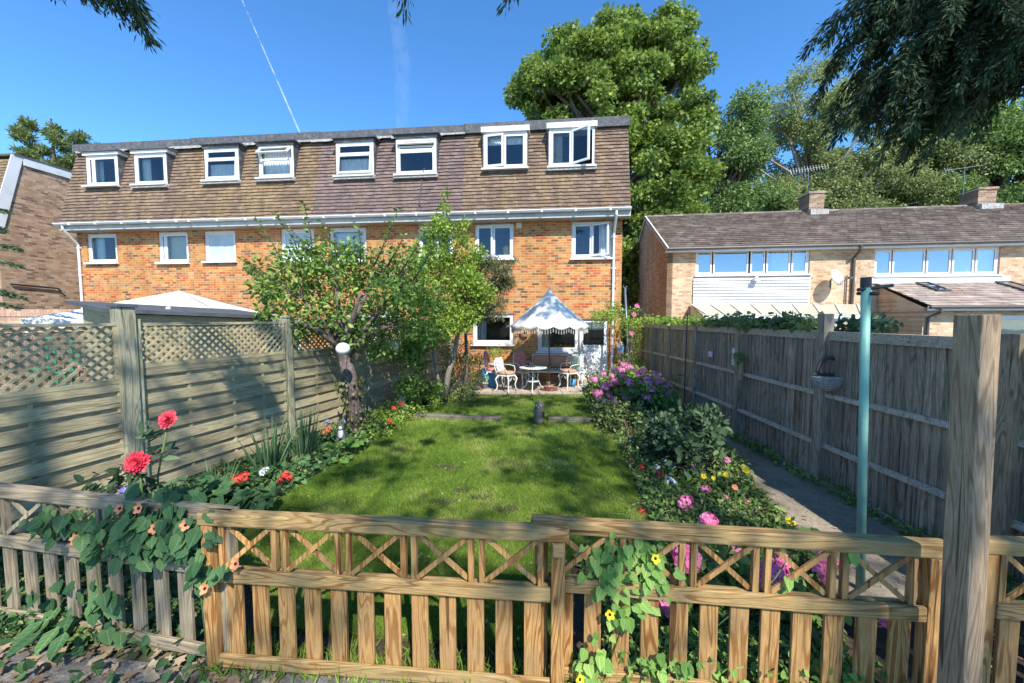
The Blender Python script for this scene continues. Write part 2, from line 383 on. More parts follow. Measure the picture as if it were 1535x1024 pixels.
M['slab'] = m_speck('patio_slab', [(.3, (0.300,0.250,0.190)), (.5, (0.420,0.350,0.270)), (.75, (0.500,0.440,0.350))], 20, bump=.3)
M['ground'] = m_speck('ground_earth', [(.3, (.07,.07,.04)), (.5, (.12,.12,.07)), (.75, (.2,.18,.11))], 3)
M['gravel'] = m_speck('gravel', [(.3, (.14,.12,.10)), (.5, (.27,.24,.21)), (.75, (.46,.43,.38))], 55, bump=.9)
M['turf'] = m_speck('turf', [(.3, (.06,.08,.02)), (.5, (.10,.13,.03)), (.75, (.17,.19,.05))], 22, big=.9)
M['teal'] = m_plain('teal_paint', (0.184,0.399,0.314), .5, .12, 5, dirt=(0.380,0.475,0.399))
M['metal'] = m_plain('galvanised', (.22,.24,.27), .4, .15, 10, metal=.6)
M['iron'] = m_plain('white_cast_iron', (.62,.64,.60), .5, .12, 20, dirt=(.35,.36,.32))
M['canvas'] = m_plain('cream_canvas', (.58,.57,.52), .85, .06, 5)
M['gaz'] = m_plain('gazebo_cloth', (.58,.57,.54), .8, .1, 3)
M['shed'] = m_plain('shed_felt', (0.070,0.077,0.087), .85, .2, 8, bump=.3)
M['pink_cush'] = m_plain('pink_floral_cushion', (.50,.20,.19), .9, .45, 30)
M['flor_cush'] = m_plain('white_floral_cushion', (.58,.54,.50), .9, .5, 26, dirt=(.4,.16,.15))
M['grn_cush'] = m_plain('green_cushion', (.20,.30,.27), .9, .3, 20)
M['tan_cush'] = m_plain('tan_floral_cushion', (.46,.24,.15), .9, .35, 30)
M['pole_br'] = m_plain('brown_pole', (.14,.06,.05), .4, .2)
M['blue'] = m_plain('blue_crate', (.05,.28,.60), .45, .12)
M['stone'] = m_plain('carved_stone', (.48,.46,.42), .9, .25, 14, bump=.4, dirt=(.25,.25,.2))
M['paperw'] = m_plain('white_paper', (.74,.72,.66), .8, .05, 4)
M['paperp'] = m_plain('pink_paper', (.72,.36,.28), .8, .08, 4)
M['paperb'] = m_plain('brown_paper', (.34,.17,.12), .8, .1, 4)
M['terra'] = m_plain('terracotta', (.45,.22,.13), .85, .2)
M['rattan'] = m_plain('grey_rattan', (.30,.29,.28), .8, .35, 40)
M['rattan_d'] = m_plain('dark_rattan', (.06,.055,.055), .7, .3, 40)
M['litter'] = m_leaf('dead_leaf', [(.1, (.18,.11,.06)), (.5, (.36,.25,.15)), (.9, (.50,.40,.27))], .1, .8)
# foliage
M['lf_plane'] = m_leaf('plane_tree_leaf', [(.1, (0.067,0.113,0.025)), (.5, (0.157,0.242,0.047)), (.9, (0.328,0.424,0.085))], .3, clump=.35)
M['lf_mid'] = m_leaf('mid_tree_leaf', [(.1, (0.053,0.096,0.031)), (.5, (0.131,0.211,0.061)), (.9, (0.246,0.351,0.105))], .3, clump=.35)
M['lf_lacy'] = m_leaf('lacy_tree_leaf', [(.1, (0.091,0.129,0.047)), (.5, (0.212,0.264,0.093)), (.9, (0.379,0.423,0.171))], .3, clump=.35)
M['lf_dark'] = m_leaf('dark_tree_leaf', [(.1, (0.036,0.078,0.022)), (.5, (0.102,0.175,0.048)), (.9, (0.243,0.352,0.076))], .25, clump=.35)
M['lf_conf'] = m_leaf('conifer_needle', [(.1, (0.029,0.053,0.025)), (.5, (0.054,0.091,0.046)), (.9, (0.100,0.151,0.068))], .12, rough=.7, spec=.1, clump=1.2)
M['lf_apple'] = m_leaf('apple_leaf', [(.1, (0.061,0.110,0.031)), (.5, (0.144,0.240,0.052)), (.9, (0.297,0.440,0.086))], .3)
M['lf_light'] = m_leaf('light_leaf', [(.1, (0.102,0.174,0.029)), (.5, (0.217,0.334,0.051)), (.9, (0.420,0.522,0.102))], .4)
M['lf_red'] = m_leaf('bronze_leaf', [(.1, (.055,.062,.03)), (.5, (.115,.13,.055)), (.9, (.20,.21,.09))], .3)
M['lf_bush'] = m_leaf('bush_leaf', [(.1, (0.060,0.092,0.029)), (.5, (0.145,0.200,0.065)), (.9, (0.290,0.350,0.116))], .25)
M['lf_blue'] = m_veined('blue_green_leaf', [(.1, (.03,.058,.028)), (.5, (.075,.125,.058)), (.9, (.14,.21,.10))])
M['lf_vine'] = m_veined('vine_leaf', [(.1, (.025,.07,.028)), (.5, (.062,.135,.048)), (.9, (.125,.22,.072))])
M['lf_vinel'] = m_veined('light_vine_leaf', [(.1, (.09,.19,.035)), (.5, (.17,.31,.06)), (.9, (.29,.42,.10))], .3)
M['lf_iris'] = m_leaf('iris_blade', [(.1, (0.043,0.094,0.043)), (.5, (0.102,0.189,0.087)), (.9, (0.189,0.290,0.131))], .2)
M['lf_grass'] = m_leaf('grass_blade', [(.1, (0.096,0.174,0.023)), (.45, (0.162,0.267,0.033)), (.75, (0.250,0.354,0.053)), (1, (0.483,0.456,0.182))], .3, .6, clump=1.6, spec=.2, amp=1.9)
M['lf_hyd'] = m_leaf('hydrangea_leaf', [(.1, (0.072,0.145,0.036)), (.5, (0.160,0.275,0.065)), (.9, (0.290,0.435,0.102))], .3)
def m_flower(name, c, c2, tr=.2): return m_leaf(name, [(.15, c), (.85, c2)], tr, .7, clump=6)
M['fl_red'] = m_flower('red_petal', (.50,.015,.04), (.88,.11,.15))
M['fl_scar'] = m_flower('scarlet_petal', (.55,.04,.03), (.78,.10,.06))
M['fl_pink'] = m_flower('pink_petal', (.72,.12,.30), (.90,.36,.55))
M['fl_lilac'] = m_flower('lilac_petal', (0.605,0.180,0.357), (0.850,0.414,0.527))
M['fl_white'] = m_flower('white_petal', (.70,.72,.74), (.85,.85,.85))
M['fl_yel'] = m_flower('yellow_petal', (.80,.55,.02), (.90,.72,.03))
M['fl_orange'] = m_flower('orange_petal', (.72,.24,.10), (.80,.36,.18))
M['fl_blue'] = m_flower('blue_petal', (.22,.20,.60), (.36,.34,.75))
M['eye'] = m_plain('flower_eye', (.03,.01,.015), .9, .1)
M['stem'] = m_plain('green_stem', (.10,.16,.04), .7, .2)
# ---------- foliage
TM = {
 'leaf': ([(0,0,0),(-.27,.3,.07),(-.2,.72,.04),(0,1,-.04),(.2,.72,.04),(.27,.3,.07)], [(0,3,2,1),(0,5,4,3)]),
 'heart': ([(0,.08,-.02),(-.24,-.06,.05),(-.44,.16,.08),(-.33,.6,.05),(0,1,-.08),(.33,.6,.05),(.44,.16,.08),(.24,-.06,.05)], [(0,4,3,2,1),(0,7,6,5,4)]),
 'rhomb': ([(0,0,0),(-.3,.45,.06),(0,1,0),(.3,.45,.06)], [(0,2,1),(0,3,2)]),
 'blade': ([(-.06,0,0),(.06,0,0),(0,1,0)], [(0,1,2)]),
 'narrow': ([(0,0,0),(-.13,.4,.02),(0,1,-.05),(.13,.4,.02)], [(0,2,1),(0,3,2)]),
 'petal': ([(-.1,0,0),(-.42,.6,.1),(-.2,1,.16),(.2,1,.16),(.42,.6,.1),(.1,0,0)], [(0,5,4,3,2,1)]),
 'lobed': ([(0,0,0),(-.45,.15,.05),(-.28,.42,.02),(-.42,.75,.05),(-.12,.68,0),(0,1.05,-.03),(.12,.68,0),(.42,.75,.05),(.28,.42,.02),(.45,.15,.05)], [(0,4,3,2,1),(0,6,5,4),(0,9,8,7,6)]),
}
def leaf_mesh(name, P, S, mat, tmpl='leaf', D=None, Nn=None, up=.35, parent=None, loc=None, link_=True):
    P = np.asarray(P, float); n = len(P); S = np.broadcast_to(np.asarray(S, float), (n,))
    if D is None:
        D = NR.normal(size=(n, 3)); D[:, 2] -= .3
    D = D / (np.linalg.norm(D, axis=1, keepdims=True) + 1e-9)
    if Nn is None:
        Nn = NR.normal(size=(n, 3)); Nn /= np.linalg.norm(Nn, axis=1, keepdims=True); Nn[:, 2] = np.abs(Nn[:, 2]) + up
    Nn = Nn - D * np.sum(Nn * D, axis=1, keepdims=True); Nn /= (np.linalg.norm(Nn, axis=1, keepdims=True) + 1e-9)
    W = np.cross(D, Nn)
    tv, tf = TM[tmpl]; tv = np.array(tv); k = len(tv)
    V = P[:, None, :] + S[:, None, None] * (tv[None, :, 0:1] * W[:, None, :] + tv[None, :, 1:2] * D[:, None, :] + tv[None, :, 2:3] * Nn[:, None, :])
    V = V.reshape(-1, 3)
    base = (np.arange(n) * k)
    loops = np.concatenate([base[:, None] + np.array([i for f in tf for i in f])[None, :]], axis=1).reshape(-1)
    sizes = np.tile(np.array([len(f) for f in tf]), n)
    starts = np.concatenate([[0], np.cumsum(sizes)[:-1]])
    me = bpy.data.meshes.new(name)
    me.vertices.add(len(V)); me.vertices.foreach_set('co', V.astype(np.float32).ravel())
    me.loops.add(len(loops)); me.loops.foreach_set('vertex_index', loops.astype(np.int32))
    me.polygons.add(len(sizes)); me.polygons.foreach_set('loop_start', starts.astype(np.int32)); me.polygons.foreach_set('loop_total', sizes.astype(np.int32))
    uvl = me.uv_layers.new(name='UVMap'); fl = np.array([i for f in tf for i in f]); uvl.data.foreach_set('uv', np.tile(np.stack([tv[fl, 0]+.5, tv[fl, 1]], 1).ravel(), n).astype(np.float32))
    me.materials.append(mat); me.update(calc_edges=True)
    return link(name, me, parent, loc) if link_ else me

def in_ball(n, c, r, pw=.45, flat=1.0):
    v = NR.normal(size=(n, 3)); v /= np.linalg.norm(v, axis=1, keepdims=True)
    u = NR.random(n) ** pw
    v = v * u[:, None] * np.array([r, r, r * flat])
    return v + np.array(c), v
def lobe_clumps(lobes, cr):
    """lobes: (cx,cy,cz,rx,ry,rz,n). Clump centres near each lobe's surface, lumpy."""
    out = []
    for (cx, cy, cz, rx, ry, rz, n) in lobes:
        for _ in range(n):
            v = NR.normal(size=3); v /= np.linalg.norm(v)
            t = .55 + .5 * NR.random() ** .6
            out.append(((cx + v[0]*rx*t, cy + v[1]*ry*t, cz + v[2]*rz*t), cr * (.6 + .8 * NR.random())))
    return out
def crown_from(name, clumps, dens, ls, mat, parent, tmpl='leaf', flat=.75, pw=.5, up=.35, hang=.3):
    Ps = []; Ds = []
    for c, r in clumps:
        n = max(4, int(dens * r * r))
        p, v = in_ball(n, c, r, pw, flat)
        Ps.append(p); d = v / (r + 1e-6) + NR.normal(size=v.shape) * .7; d[:, 2] -= hang; Ds.append(d)
    P = np.concatenate(Ps); D = np.concatenate(Ds)
    return leaf_mesh(name, P, ls * (.6 + .7 * NR.random(len(P))), mat, tmpl, D, None, up, parent)
def limbs(name, base, clumps, mat, parent, r0, top, frac=(.25, .8), every=1, twig=.02, lean=(0,0), n=6, thin=1.0):
    mb = MB(); bx, by, bz = base
    pts = [(bx + lean[0]*t + .06*math.sin(5*t)*r0*4, by + lean[1]*t, bz + top * t) for t in (0, .25, .5, .75, 1)]
    mb.tube(pts, [r0*1.25, r0, r0*.8, r0*.55, r0*.2], 10)
    for i, (c, r) in enumerate(clumps):
        if i % every: continue
        c = Vector(c); t = min(max((c.z - bz) / top * .72, frac[0]), frac[1]) * R.uniform(.8, 1)
        s = Vector((bx + lean[0]*t, by + lean[1]*t, bz + top*t)); mid = s.lerp(c, .5) + Vector((R.uniform(-.1,.1), R.uniform(-.1,.1), .12)) * (c - s).length
        L = (c - s).length; ra = min(r0 * .45, .014 + .035 * L * r0 / .2 * .5) * thin
        mb.tube([s, s.lerp(mid, .55), mid, mid.lerp(c, .6), c], [ra, ra*.8, ra*.6, ra*.4, twig*.5], n)
    return mb.build(name, mat, parent, smooth=True)
def tree(label, base, r0, top, lobes, cr, dens, ls, mat, bark='bark', group=None, tmpl='leaf', every=1, name='tree', lean=(0,0), flat=.75, cat='tree', twig=.03, hang=.3):
    t = thing(name, label, cat, base, 0, group)
    lob = [(a - base[0], b - base[1], c - base[2], *r) for (a, b, c, *r) in lobes]
    cl = lobe_clumps(lob, cr)
    limbs('trunk', (0,0,0), cl, M[bark], t, r0, top, every=every, lean=lean, twig=twig)
    crown_from('crown', cl, dens, ls, M[mat], t, tmpl, flat=flat, hang=hang)
    return t
def flower_mesh(n, r, cup=.3, mat='fl_red', layers=1, eye=None, tmpl='petal'):
    """one bloom facing +Z"""
    key = (n, r, cup, mat, layers, eye)
    P = []; D = []; Nn = []; S = []
    for l in range(layers):
        k = n - l
        for i in range(k):
            a = 2*math.pi*(i + .5*l)/k + R.uniform(-.1, .1)
            cc = cup + l * (.5 if layers < 5 else .33)
            d = (math.cos(a), math.sin(a), cc); P.append((0, 0, l*.002)); D.append(d); Nn.append((-math.cos(a)*cc, -math.sin(a)*cc, 1)); S.append(r*(1 - (.14 if layers < 5 else .10)*l)*R.uniform(.9, 1.1))
    me = leaf_mesh('flower', np.array(P), np.array(S), M[mat], tmpl, np.array(D), np.array(Nn), link_=False)
    return me
def bloom(me, parent, p, d, s=1.0, name='flower'):
    o = link(name, me, parent, p); d = Vector(d).normalized()
    o.rotation_mode = 'QUATERNION'; o.rotation_quaternion = d.to_track_quat('Z', 'Y') @ Quaternion((0,0,1), R.uniform(0, 6)); o.scale = (s, s, s)
    return o
def head_mesh(r, n, ps, mat, flat=.7, dome=True):
    v = NR.normal(size=(n, 3)); v /= np.linalg.norm(v, axis=1, keepdims=True)
    if dome: v[:, 2] = np.abs(v[:, 2])
    P = v * r * (.85 + .2 * NR.random((n, 1))) * np.array([1, 1, flat])
    t = NR.normal(size=(n, 3)); D = np.cross(v, t); Nn = v + .35 * NR.normal(size=(n, 3))
    D = D/np.linalg.norm(D, axis=1, keepdims=True); P = P - D*ps*.5
    return leaf_mesh('flower_head', P, ps * (.8 + .4*NR.random(n)), M[mat], 'petal', D, Nn, link_=False)

def plant(label, base, lobes, cr, dens, ls, mat, name='shrub', cat='shrub', tmpl='leaf', group=None, up=.35, hang=.2, stems=10, flat=.8, bark='bark'):
    t = thing(name, label, cat, base, 0, group)
    lob = [(a, b, c, *r) for (a, b, c, *r) in lobes]
    cl = lobe_clumps(lob, cr)
    crown_from('foliage', cl, dens, ls, M[mat], t, tmpl, flat=flat, up=up, hang=hang)
    if stems:
        mb = MB(); st = R.sample(cl, min(stems, len(cl)))
        for c, r in st:
            c = Vector(c); b = Vector((c.x*.25, c.y*.25, 0)); mb.tube([b, b.lerp(c, .5) + Vector((0,0,.04)), c], [.009, .007, .003], 5)
        mb.build('stem', M[bark], t, smooth=True)
    return t, cl
# ---------- windows and walls (house local frame: facade in the plane y=0, outside is -y)
def wall_open(mb, x0, x1, z0, z1, ops, y0=0, y1=.28, m=0):
    xs = sorted({x0, x1, *[min(max(v, x0), x1) for o in ops for v in o[:2]]}); 
    for a, b in zip(xs, xs[1:]):
        if b - a < 1e-4: continue
        c = (a + b) / 2; cur = z0
        for o in sorted([o for o in ops if o[0] < c < o[1]], key=lambda o: o[2]):
            if o[2] > cur: mb.box(a, b, y0, y1, cur, o[2], m)
            cur = max(cur, o[3])
        if cur < z1: mb.box(a, b, y0, y1, cur, z1, m)
def sash(mb, pb, x0, x1, z0, z1, y, hinge=None, ang=0, w=.055, d=.05):
    """one opening light: ring on mb, pane on pb, swung by ang about its hinge"""
    if hinge:
        if hinge == 'l': piv = Vector((x0, y, 0)); rot = Matrix.Rotation(-ang, 4, 'Z')
        elif hinge == 'r': piv = Vector((x1, y, 0)); rot = Matrix.Rotation(ang, 4, 'Z')
        elif hinge == 't': piv = Vector((0, y, z1)); rot = Matrix.Rotation(-ang, 4, 'X')
        mb.M = pb.M = Matrix.Translation(piv) @ rot @ Matrix.Translation(-piv)
    mb.ring(x0, x1, z0, z1, w, y - d/2, y + d/2)
    pb.add([(x0+w, y-.006, z0+w), (x1-w, y-.006, z0+w), (x1-w, y-.006, z1-w), (x0+w, y-.006, z1-w)], [(0,1,2,3)])
    mb.M = pb.M = None
def curtain(mb, x0, x1, z0, z1, y, wl=.09, amp=.025):
    n = max(6, int((x1-x0)/wl*4)); vs = []; fs = []
    for i in range(n+1):
        x = x0 + (x1-x0)*i/n; yy = y + amp*math.sin(i*math.pi/2 + .3*math.sin(i))
        vs += [(x, yy, z0), (x, yy, z1)]
    for i in range(n): fs.append((2*i, 2*i+2, 2*i+3, 2*i+1))
    mb.add(vs, fs)
def window(house, x0, x1, z0, z1, y=.05, lights=None, cur=None, glass='glass', mat='white', fw=.06, sill=True, cmat='curtain', rows=None, wframe=True):
    """lights: list of (fraction0, fraction1, hinge, angle) across; rows: list of (f0,f1,hinge,angle) up"""
    mb = MB(); pb = MB()
    if wframe: mb.ring(x0, x1, z0, z1, fw, y, y + .07)
    W = x1 - x0 - 2*fw; Hh = z1 - z0 - 2*fw
    if rows:
        for (a, b, h, g) in rows:
            sash(mb, pb, x0+fw+.003, x1-fw-.003, z0+fw+Hh*a+.003, z0+fw+Hh*b-.003, y + (.005 if h else .03), h, g)
    else:
        for (a, b, h, g) in (lights or [(0, 1, None, 0)]):
            sash(mb, pb, x0+fw+W*a+.003, x0+fw+W*b-.003, z0+fw+.003, z1-fw-.003, y + (.005 if h else .03), h, g)
    f = mb.build('window', M[mat], house)
    pb.build('pane', M[glass], f)
    if sill:
        MB().box(x0-.05, x1+.05, y-.15, y+.0, z0-.05, z0-.002).build('sill', M[mat], f)
    if cur:
        for kind in cur.split('+'):
            cb = MB()
            if kind == 'l': curtain(cb, x0+.04, x0+.3*(x1-x0), z0+.02, z1-.02, y+.2)
            if kind == 'r': curtain(cb, x1-.3*(x1-x0), x1-.04, z0+.02, z1-.02, y+.2)
            if kind == 'full': curtain(cb, x0+.04, x1-.04, z0+.02, z1-.02, y+.16)
            if kind == 'blind': cb.box(x0+.05, x1-.05, y+.14, y+.145, z0+.04, z1-.02)
            if kind == 'half': cb.box(x0+.05, x1-.05, y+.14, y+.145, z0+.5*(z1-z0), z1-.02)
            if kind == 'top': curtain(cb, x0+.04, x1-.04, z1-.3*(z1-z0), z1-.02, y+.13, .06, .015)
            if kind == 'low': curtain(cb, x0+.04, x1-.04, z0+.02, z0+.55*(z1-z0), y+.13)
            cb.build('curtain', M[cmat], f)
    return f
def tiles(mb, o, u, v, nrm, W, L, tw, th, lift=.03, skip=None, jit=.004, cutx=None):
    """lapped tiles on a slope: o lower-left corner, u along the course, v up the slope"""
    o = Vector(o); u = Vector(u); v = Vector(v); nrm = Vector(nrm)
    nr = max(1, round(L/th)); th = L/nr
    for r in range(nr):
        x = -tw/2 if r % 2 else 0.0
        while x < W - 1e-4:
            a = max(0, x); b = min(W, x + tw)
            zc = (r + .5) * th
            segs = [(a, b)]
            for (s0, s1, t0, t1) in (skip or []):
                if t0 < zc < t1:
                    ns = []
                    for (p, q) in segs:
                        if q <= s0 or p >= s1: ns.append((p, q))
                        else:
                            if p < s0: ns.append((p, s0))
                            if q > s1: ns.append((s1, q))
                    segs = ns
            for (p, q) in segs:
                if q - p < .01: continue
                j = R.uniform(0, jit); k = R.uniform(-jit, jit)
                g = .0015
                P0 = o + u*(p+g) + v*(r*th - .012 + k) ; P1 = o + u*(q-g) + v*(r*th - .012 + k)
                Q0 = o + u*(p+g) + v*((r+1)*th); Q1 = o + u*(q-g) + v*((r+1)*th)
                mb.add([P0 + nrm*(lift+j), P1 + nrm*(lift+j*.6), Q1 + nrm*.006, Q0 + nrm*.006, P0, P1], [(0,1,2,3),(4,5,1,0),(5,2,1),(4,0,3)])
            x += tw

# ---------- the terrace: four houses in a row
TO = Vector((-14.62, 13.1, 0)); TE = Vector((3.17, 11.3, 0)); TL = (TE - TO).length; TA = math.atan2(TE.y-TO.y, TE.x-TO.x)
HE = 5.02; HT = 7.62; REC = .30; OV = -.36
def TP(px, py, off=0.0): return onplane(px, py, TO, TA, off)
def mans_y(z): return OV + (REC - OV) * (z - HE) / (HT - HE)
bounds = [0, TP(290, 400)[0], TP(482, 400)[0], TP(697, 400)[0], TL]
def rect(px0, px1, py0, py1, off=0.0):
    a = TP(px0, (py0+py1)/2, off)[0]; b = TP(px1, (py0+py1)/2, off)[0]; xm = (px0+px1)/2
    return [a, b, TP(xm, py1, off)[1], TP(xm, py0, off)[1]]
DORM = [
 [((130,177,233,279), dict(lights=[(0,.18,None,0),(.18,1,None,0)], cur='l', mat='white')), ((202,250,230,277), dict(cur='l+full' if 0 else 'l+r', mat='white'))],
 [((307,358,222,271), dict(rows=[(0,.68,'t',.06),(.68,1,None,0)], cur='low', mat='white_old')), ((388,440,218,267), dict(rows=[(0,.62,None,0),(.62,1,'t',.75)], cur='full', mat='white_old'))],
 [((504,560,213,264), dict(rows=[(0,.66,'t',.12),(.66,1,None,0)], cur='low', mat='white_old')), ((594,654,207,262), dict(rows=[(0,.68,None,0),(.68,.84,None,0),(.84,1,'t',.5)], mat='white_old'))],
 [((725,790,198,253), dict(lights=[(0,.47,'l',.14),(.47,1,None,0)], cur='top')), ((823,891,192,250), dict(lights=[(0,.5,None,0),(.5,1,'l',.62)], cur='l', cmat='curtain_pat'))],
]
UPP = [
 [((130,175,344,394), dict(cur='l')), ((237,282,343,394), dict(lights=[(0,.16,None,0),(.16,1,None,0)], cur='blind', cmat='blind'))],
 [((306,353,341,392), dict(glass='frost')), ((421,471,338,391), dict(glass='frost'))],
 [((494,549,335,391), dict(cur='half', lights=[(0,1,None,0)])), ((627,680,332,388), dict(lights=[(0,.5,None,0),(.5,1,None,0)]))],
 [((712,770,331,388), dict(lights=[(0,.46,'l',.08),(.46,1,None,0)])), ((857,918,326,387), dict(lights=[(0,.5,None,0),(.5,1,'l',.5)], cur='r'))],
]
GRD = [[], [((400,450,478,530), dict(cur='half'))], [((520,600,470,520), dict(lights=[(0,.5,None,0),(.5,1,None,0)]))],
       [((709,770,470,516), dict(cur='l')), ((806,868,478,527), dict(cur='l'))]]
HL = ['left-end brick terrace house behind the white gazebo, with plain small windows', 'brick terrace house second from the left end, with frosted first-floor windows',
      'brick terrace house behind the leafy trees, with a thick cable down its tiled front', 'right-end brick terrace house with white half-glazed back door and open white windows']
for i in range(4):
    x0, x1 = bounds[i], bounds[i+1]; W = x1 - x0
    o = TO + Vector((math.cos(TA), math.sin(TA), 0)) * x0
    h = thing('terrace_house', HL[i], 'house', o, TA, 'terraced brick houses with tiled top storey')
    loc = lambda rc: [rc[0]-x0, rc[1]-x0, rc[2], rc[3]]
    up = [loc(rect(*r)) for r, _ in UPP[i]]; gr = [loc(rect(*r)) for r, _ in GRD[i]]
    for u in up: u[3] = HE - .26
    ops = up + gr
    if i == 3:
        d0, d1 = TP(869, 520)[0]-x0, TP(911, 520)[0]-x0
        ops.append([d0, d1, .12, gr[1][3]])
    wb = MB(); wall_open(wb, 0, W, 0, HE - .02, ops, 0, .25)
    wb.build('wall', M['brick'], h)
    sb = MB()
    if i == 3: sb.box(W-.002, W+.03, .02, 8, 0, HE-.02); sb.box(W-.1, W+.03, .6, 8, HE-.02, HT-.1)
    if i == 0: sb.box(-.03, .002, .02, 8, 0, HE-.02); sb.box(-.03, .1, .6, 8, HE-.02, HT-.1)
    if sb.v: sb.build('side_wall', M['brick_side'], h)
    # interior rooms
    ib = MB(); ib.box(.02, W-.02, 2.6, 2.65, 0, HT-.1)
    for z in (0.02, 2.45, HE-.1): ib.box(.02, W-.02, .3, 2.6, z, z+.1)
    ib.box(.03, .06, .3, 2.6, .1, HT-.2); ib.box(W-.06, W-.03, .3, 2.6, .1, HT-.2); ib.box(W*.48, W*.52, .8, 2.6, .1, HT-.2)
    ib.build('interior', M['dark_in'], h)
    for r, k in zip(up, [k for _, k in UPP[i]]): window(h, *r, **k)
    for r, k in zip(gr, [k for _, k in GRD[i]]): window(h, *r, **k)
    # mansard
    dl = []
    for (r, k) in DORM[i]:
        zb = TP((r[0]+r[1])/2, r[3], mans_y(6.1))[1]; yf = mans_y(zb) - .05
        rc = loc(rect(*r, off=yf)); dl.append((rc, yf, k))
    L = math.hypot(HT-HE, REC-OV); v = Vector((0, (REC-OV)/L, (HT-HE)/L)); nv = Vector((0, -v.z, v.y))
    e0 = -.12 if i == 0 else 0; e1 = .18 if i == 3 else 0
    skips = [(rc[0]-.03-e0, rc[1]+.03-e0, (rc[2]-.02-HE)*L/(HT-HE), (rc[3]+.06-HE)*L/(HT-HE)) for rc, yf, k in dl]
    tb = MB(); tiles(tb, (e0, OV, HE), (1,0,0), v, nv, W+e1-e0, L-.12, .165, .112, .036, skips, .009)
    tb.build('mansard_tiling', M[['tile','tile_old','tile_new','tile'][i]], h)
    bb = MB()                                                    # boarding behind the tiles, with the dormer holes
    xs = sorted({e0, W+e1, *[q for rc, _, _ in dl for q in (rc[0], rc[1])]})
    def slope(a, b, z0, z1):
        bb.add([(a, mans_y(z0)+.004, z0), (b, mans_y(z0)+.004, z0), (b, mans_y(z1)+.004, z1), (a, mans_y(z1)+.004, z1)], [(0,1,2,3)])
    for a, b in zip(xs, xs[1:]):
        c = (a+b)/2; hit = [rc for rc, _, _ in dl if rc[0] < c < rc[1]]
        if hit: slope(a, b, HE, hit[0][2]); slope(a, b, hit[0][3]+.02, HT)
        else: slope(a, b, HE, HT)
    if i == 3: bb.add([(W+e1-.01, OV, HE), (W+e1-.01, REC, HT), (W+e1-.01, REC+.3, HT), (W+e1-.01, .3, HE)], [(0,1,2,3)])
    bb.build('mansard_boarding', M['felt'], h)
    rb = MB(); rb.box(e0-.03, W+e1+.03*(i==3), REC-.16, REC+.02, HT-.12, HT+.13 + .02*(i % 2)); rb.box(e0, W+e1, REC+.02, 8, HT-.05, HT+.05)
    rb.build('roof_edge', M['felt'], h)
    if i in (0, 1, 2):
        fl = MB(); 
        for q in range(14): a = W*q/14; fl.box(a, a+W/14+.002, REC-.185-.001*(q%2), REC-.163, HT-.14-R.uniform(0,.05), HT-.10)
        fl.build('flashing', M['flash'], h)
    for j, (rc, yf, k) in enumerate(dl):
        f = window(h, *rc, y=yf, **k)
        zt = rc[3]
        for xx in (rc[0]-.03, rc[1]):
            ck = MB()
            ck.add([(xx, yf, rc[2]-.02), (xx+.03, yf, rc[2]-.02), (xx+.03, yf, zt), (xx, yf, zt), (xx, mans_y(rc[2])+.05, rc[2]-.02), (xx+.03, mans_y(rc[2])+.05, rc[2]-.02), (xx+.03, mans_y(zt)+.12, zt), (xx, mans_y(zt)+.12, zt)],
                   [(0,1,2,3),(5,4,7,6),(4,0,3,7),(1,5,6,2),(3,2,6,7)])
            ck.build('cheek', M['lead'], f)
        hb = MB()
        if i == 3: hb.box(rc[0]-.07, rc[1]+.07, yf-.06, mans_y(zt)+.2, zt+.002, zt+.15); hb.build('hood', M['white'], f)
        elif i == 0: hb.box(rc[0]-.08, rc[1]+.08, yf-.05, mans_y(zt)+.2, zt+.002, zt+.10); hb.build('hood', M['white_old'], f); MB().box(rc[0]-.13, rc[1]+.13, yf-.10, mans_y(zt)+.2, zt+.103, zt+.15).build('hood_felt', M['felt'], f)
        else: hb.box(rc[0]-.04, rc[1]+.04, yf-.04, mans_y(zt)+.2, zt+.002, zt+.09); hb.box(rc[0]-.10, rc[1]+.10, yf-.10, mans_y(zt)+.2, zt+.092, zt+.14); hb.build('hood', M['lead'], f)
        if i in (1, 2) or j == 1: MB().box(rc[0]-.06, rc[1]+.06, yf-.115, mans_y(rc[2]-.1)-.03, rc[2]-.12, rc[2]-.052).build('apron', M['flash'], f)
    # eaves: soffit, fascia, gutter with brackets
    fb = MB(); fb.box(e0, W+e1, OV-.02, .0-.002, HE-.22, HE-.02); fb.build('soffit', M['fascia'], h)
    gb = MB(); gp = []
    for q in range(9):
        a = math.pi + math.pi*q/8; gp.append((OV-.085+.062*math.cos(a), HE-.02+.062*math.sin(a)))
    for q in range(8):
        (ya, za), (yb, zb) = gp[q], gp[q+1]
        gb.add([(e0-.05*(i==0), ya, za), (W+e1, ya, za), (W+e1, yb, zb), (e0-.05*(i==0), yb, zb)], [(0,1,2,3)])
    gb.box(e0-.05*(i==0), W+e1, OV-.155, OV-.145, HE-.03, HE-.005)
    xx = .4
    while xx < W: gb.box(xx, xx+.05, OV-.158, OV-.02, HE-.085, HE-.0); xx += .95
    gb.build('gutter', M['white'], h)
    if i in (0, 3):
        px = .10 if i == 0 else W-.22
        pb = MB(); pb.tube([(px, OV-.08, HE-.07), (px, OV-.08, HE-.18), (px, -.05, HE-.62), (px, -.05, .1)], .036, 10)
        for z in (1, 2.2, 3.4, 4.3): pb.lathe([(.046, -.03), (.046, .03)], 10, (px, -.05, z)); pb.box(px-.07, px+.07, -.03, 0, z-.015, z+.015)
        pb.build('downpipe', M['white'], h)
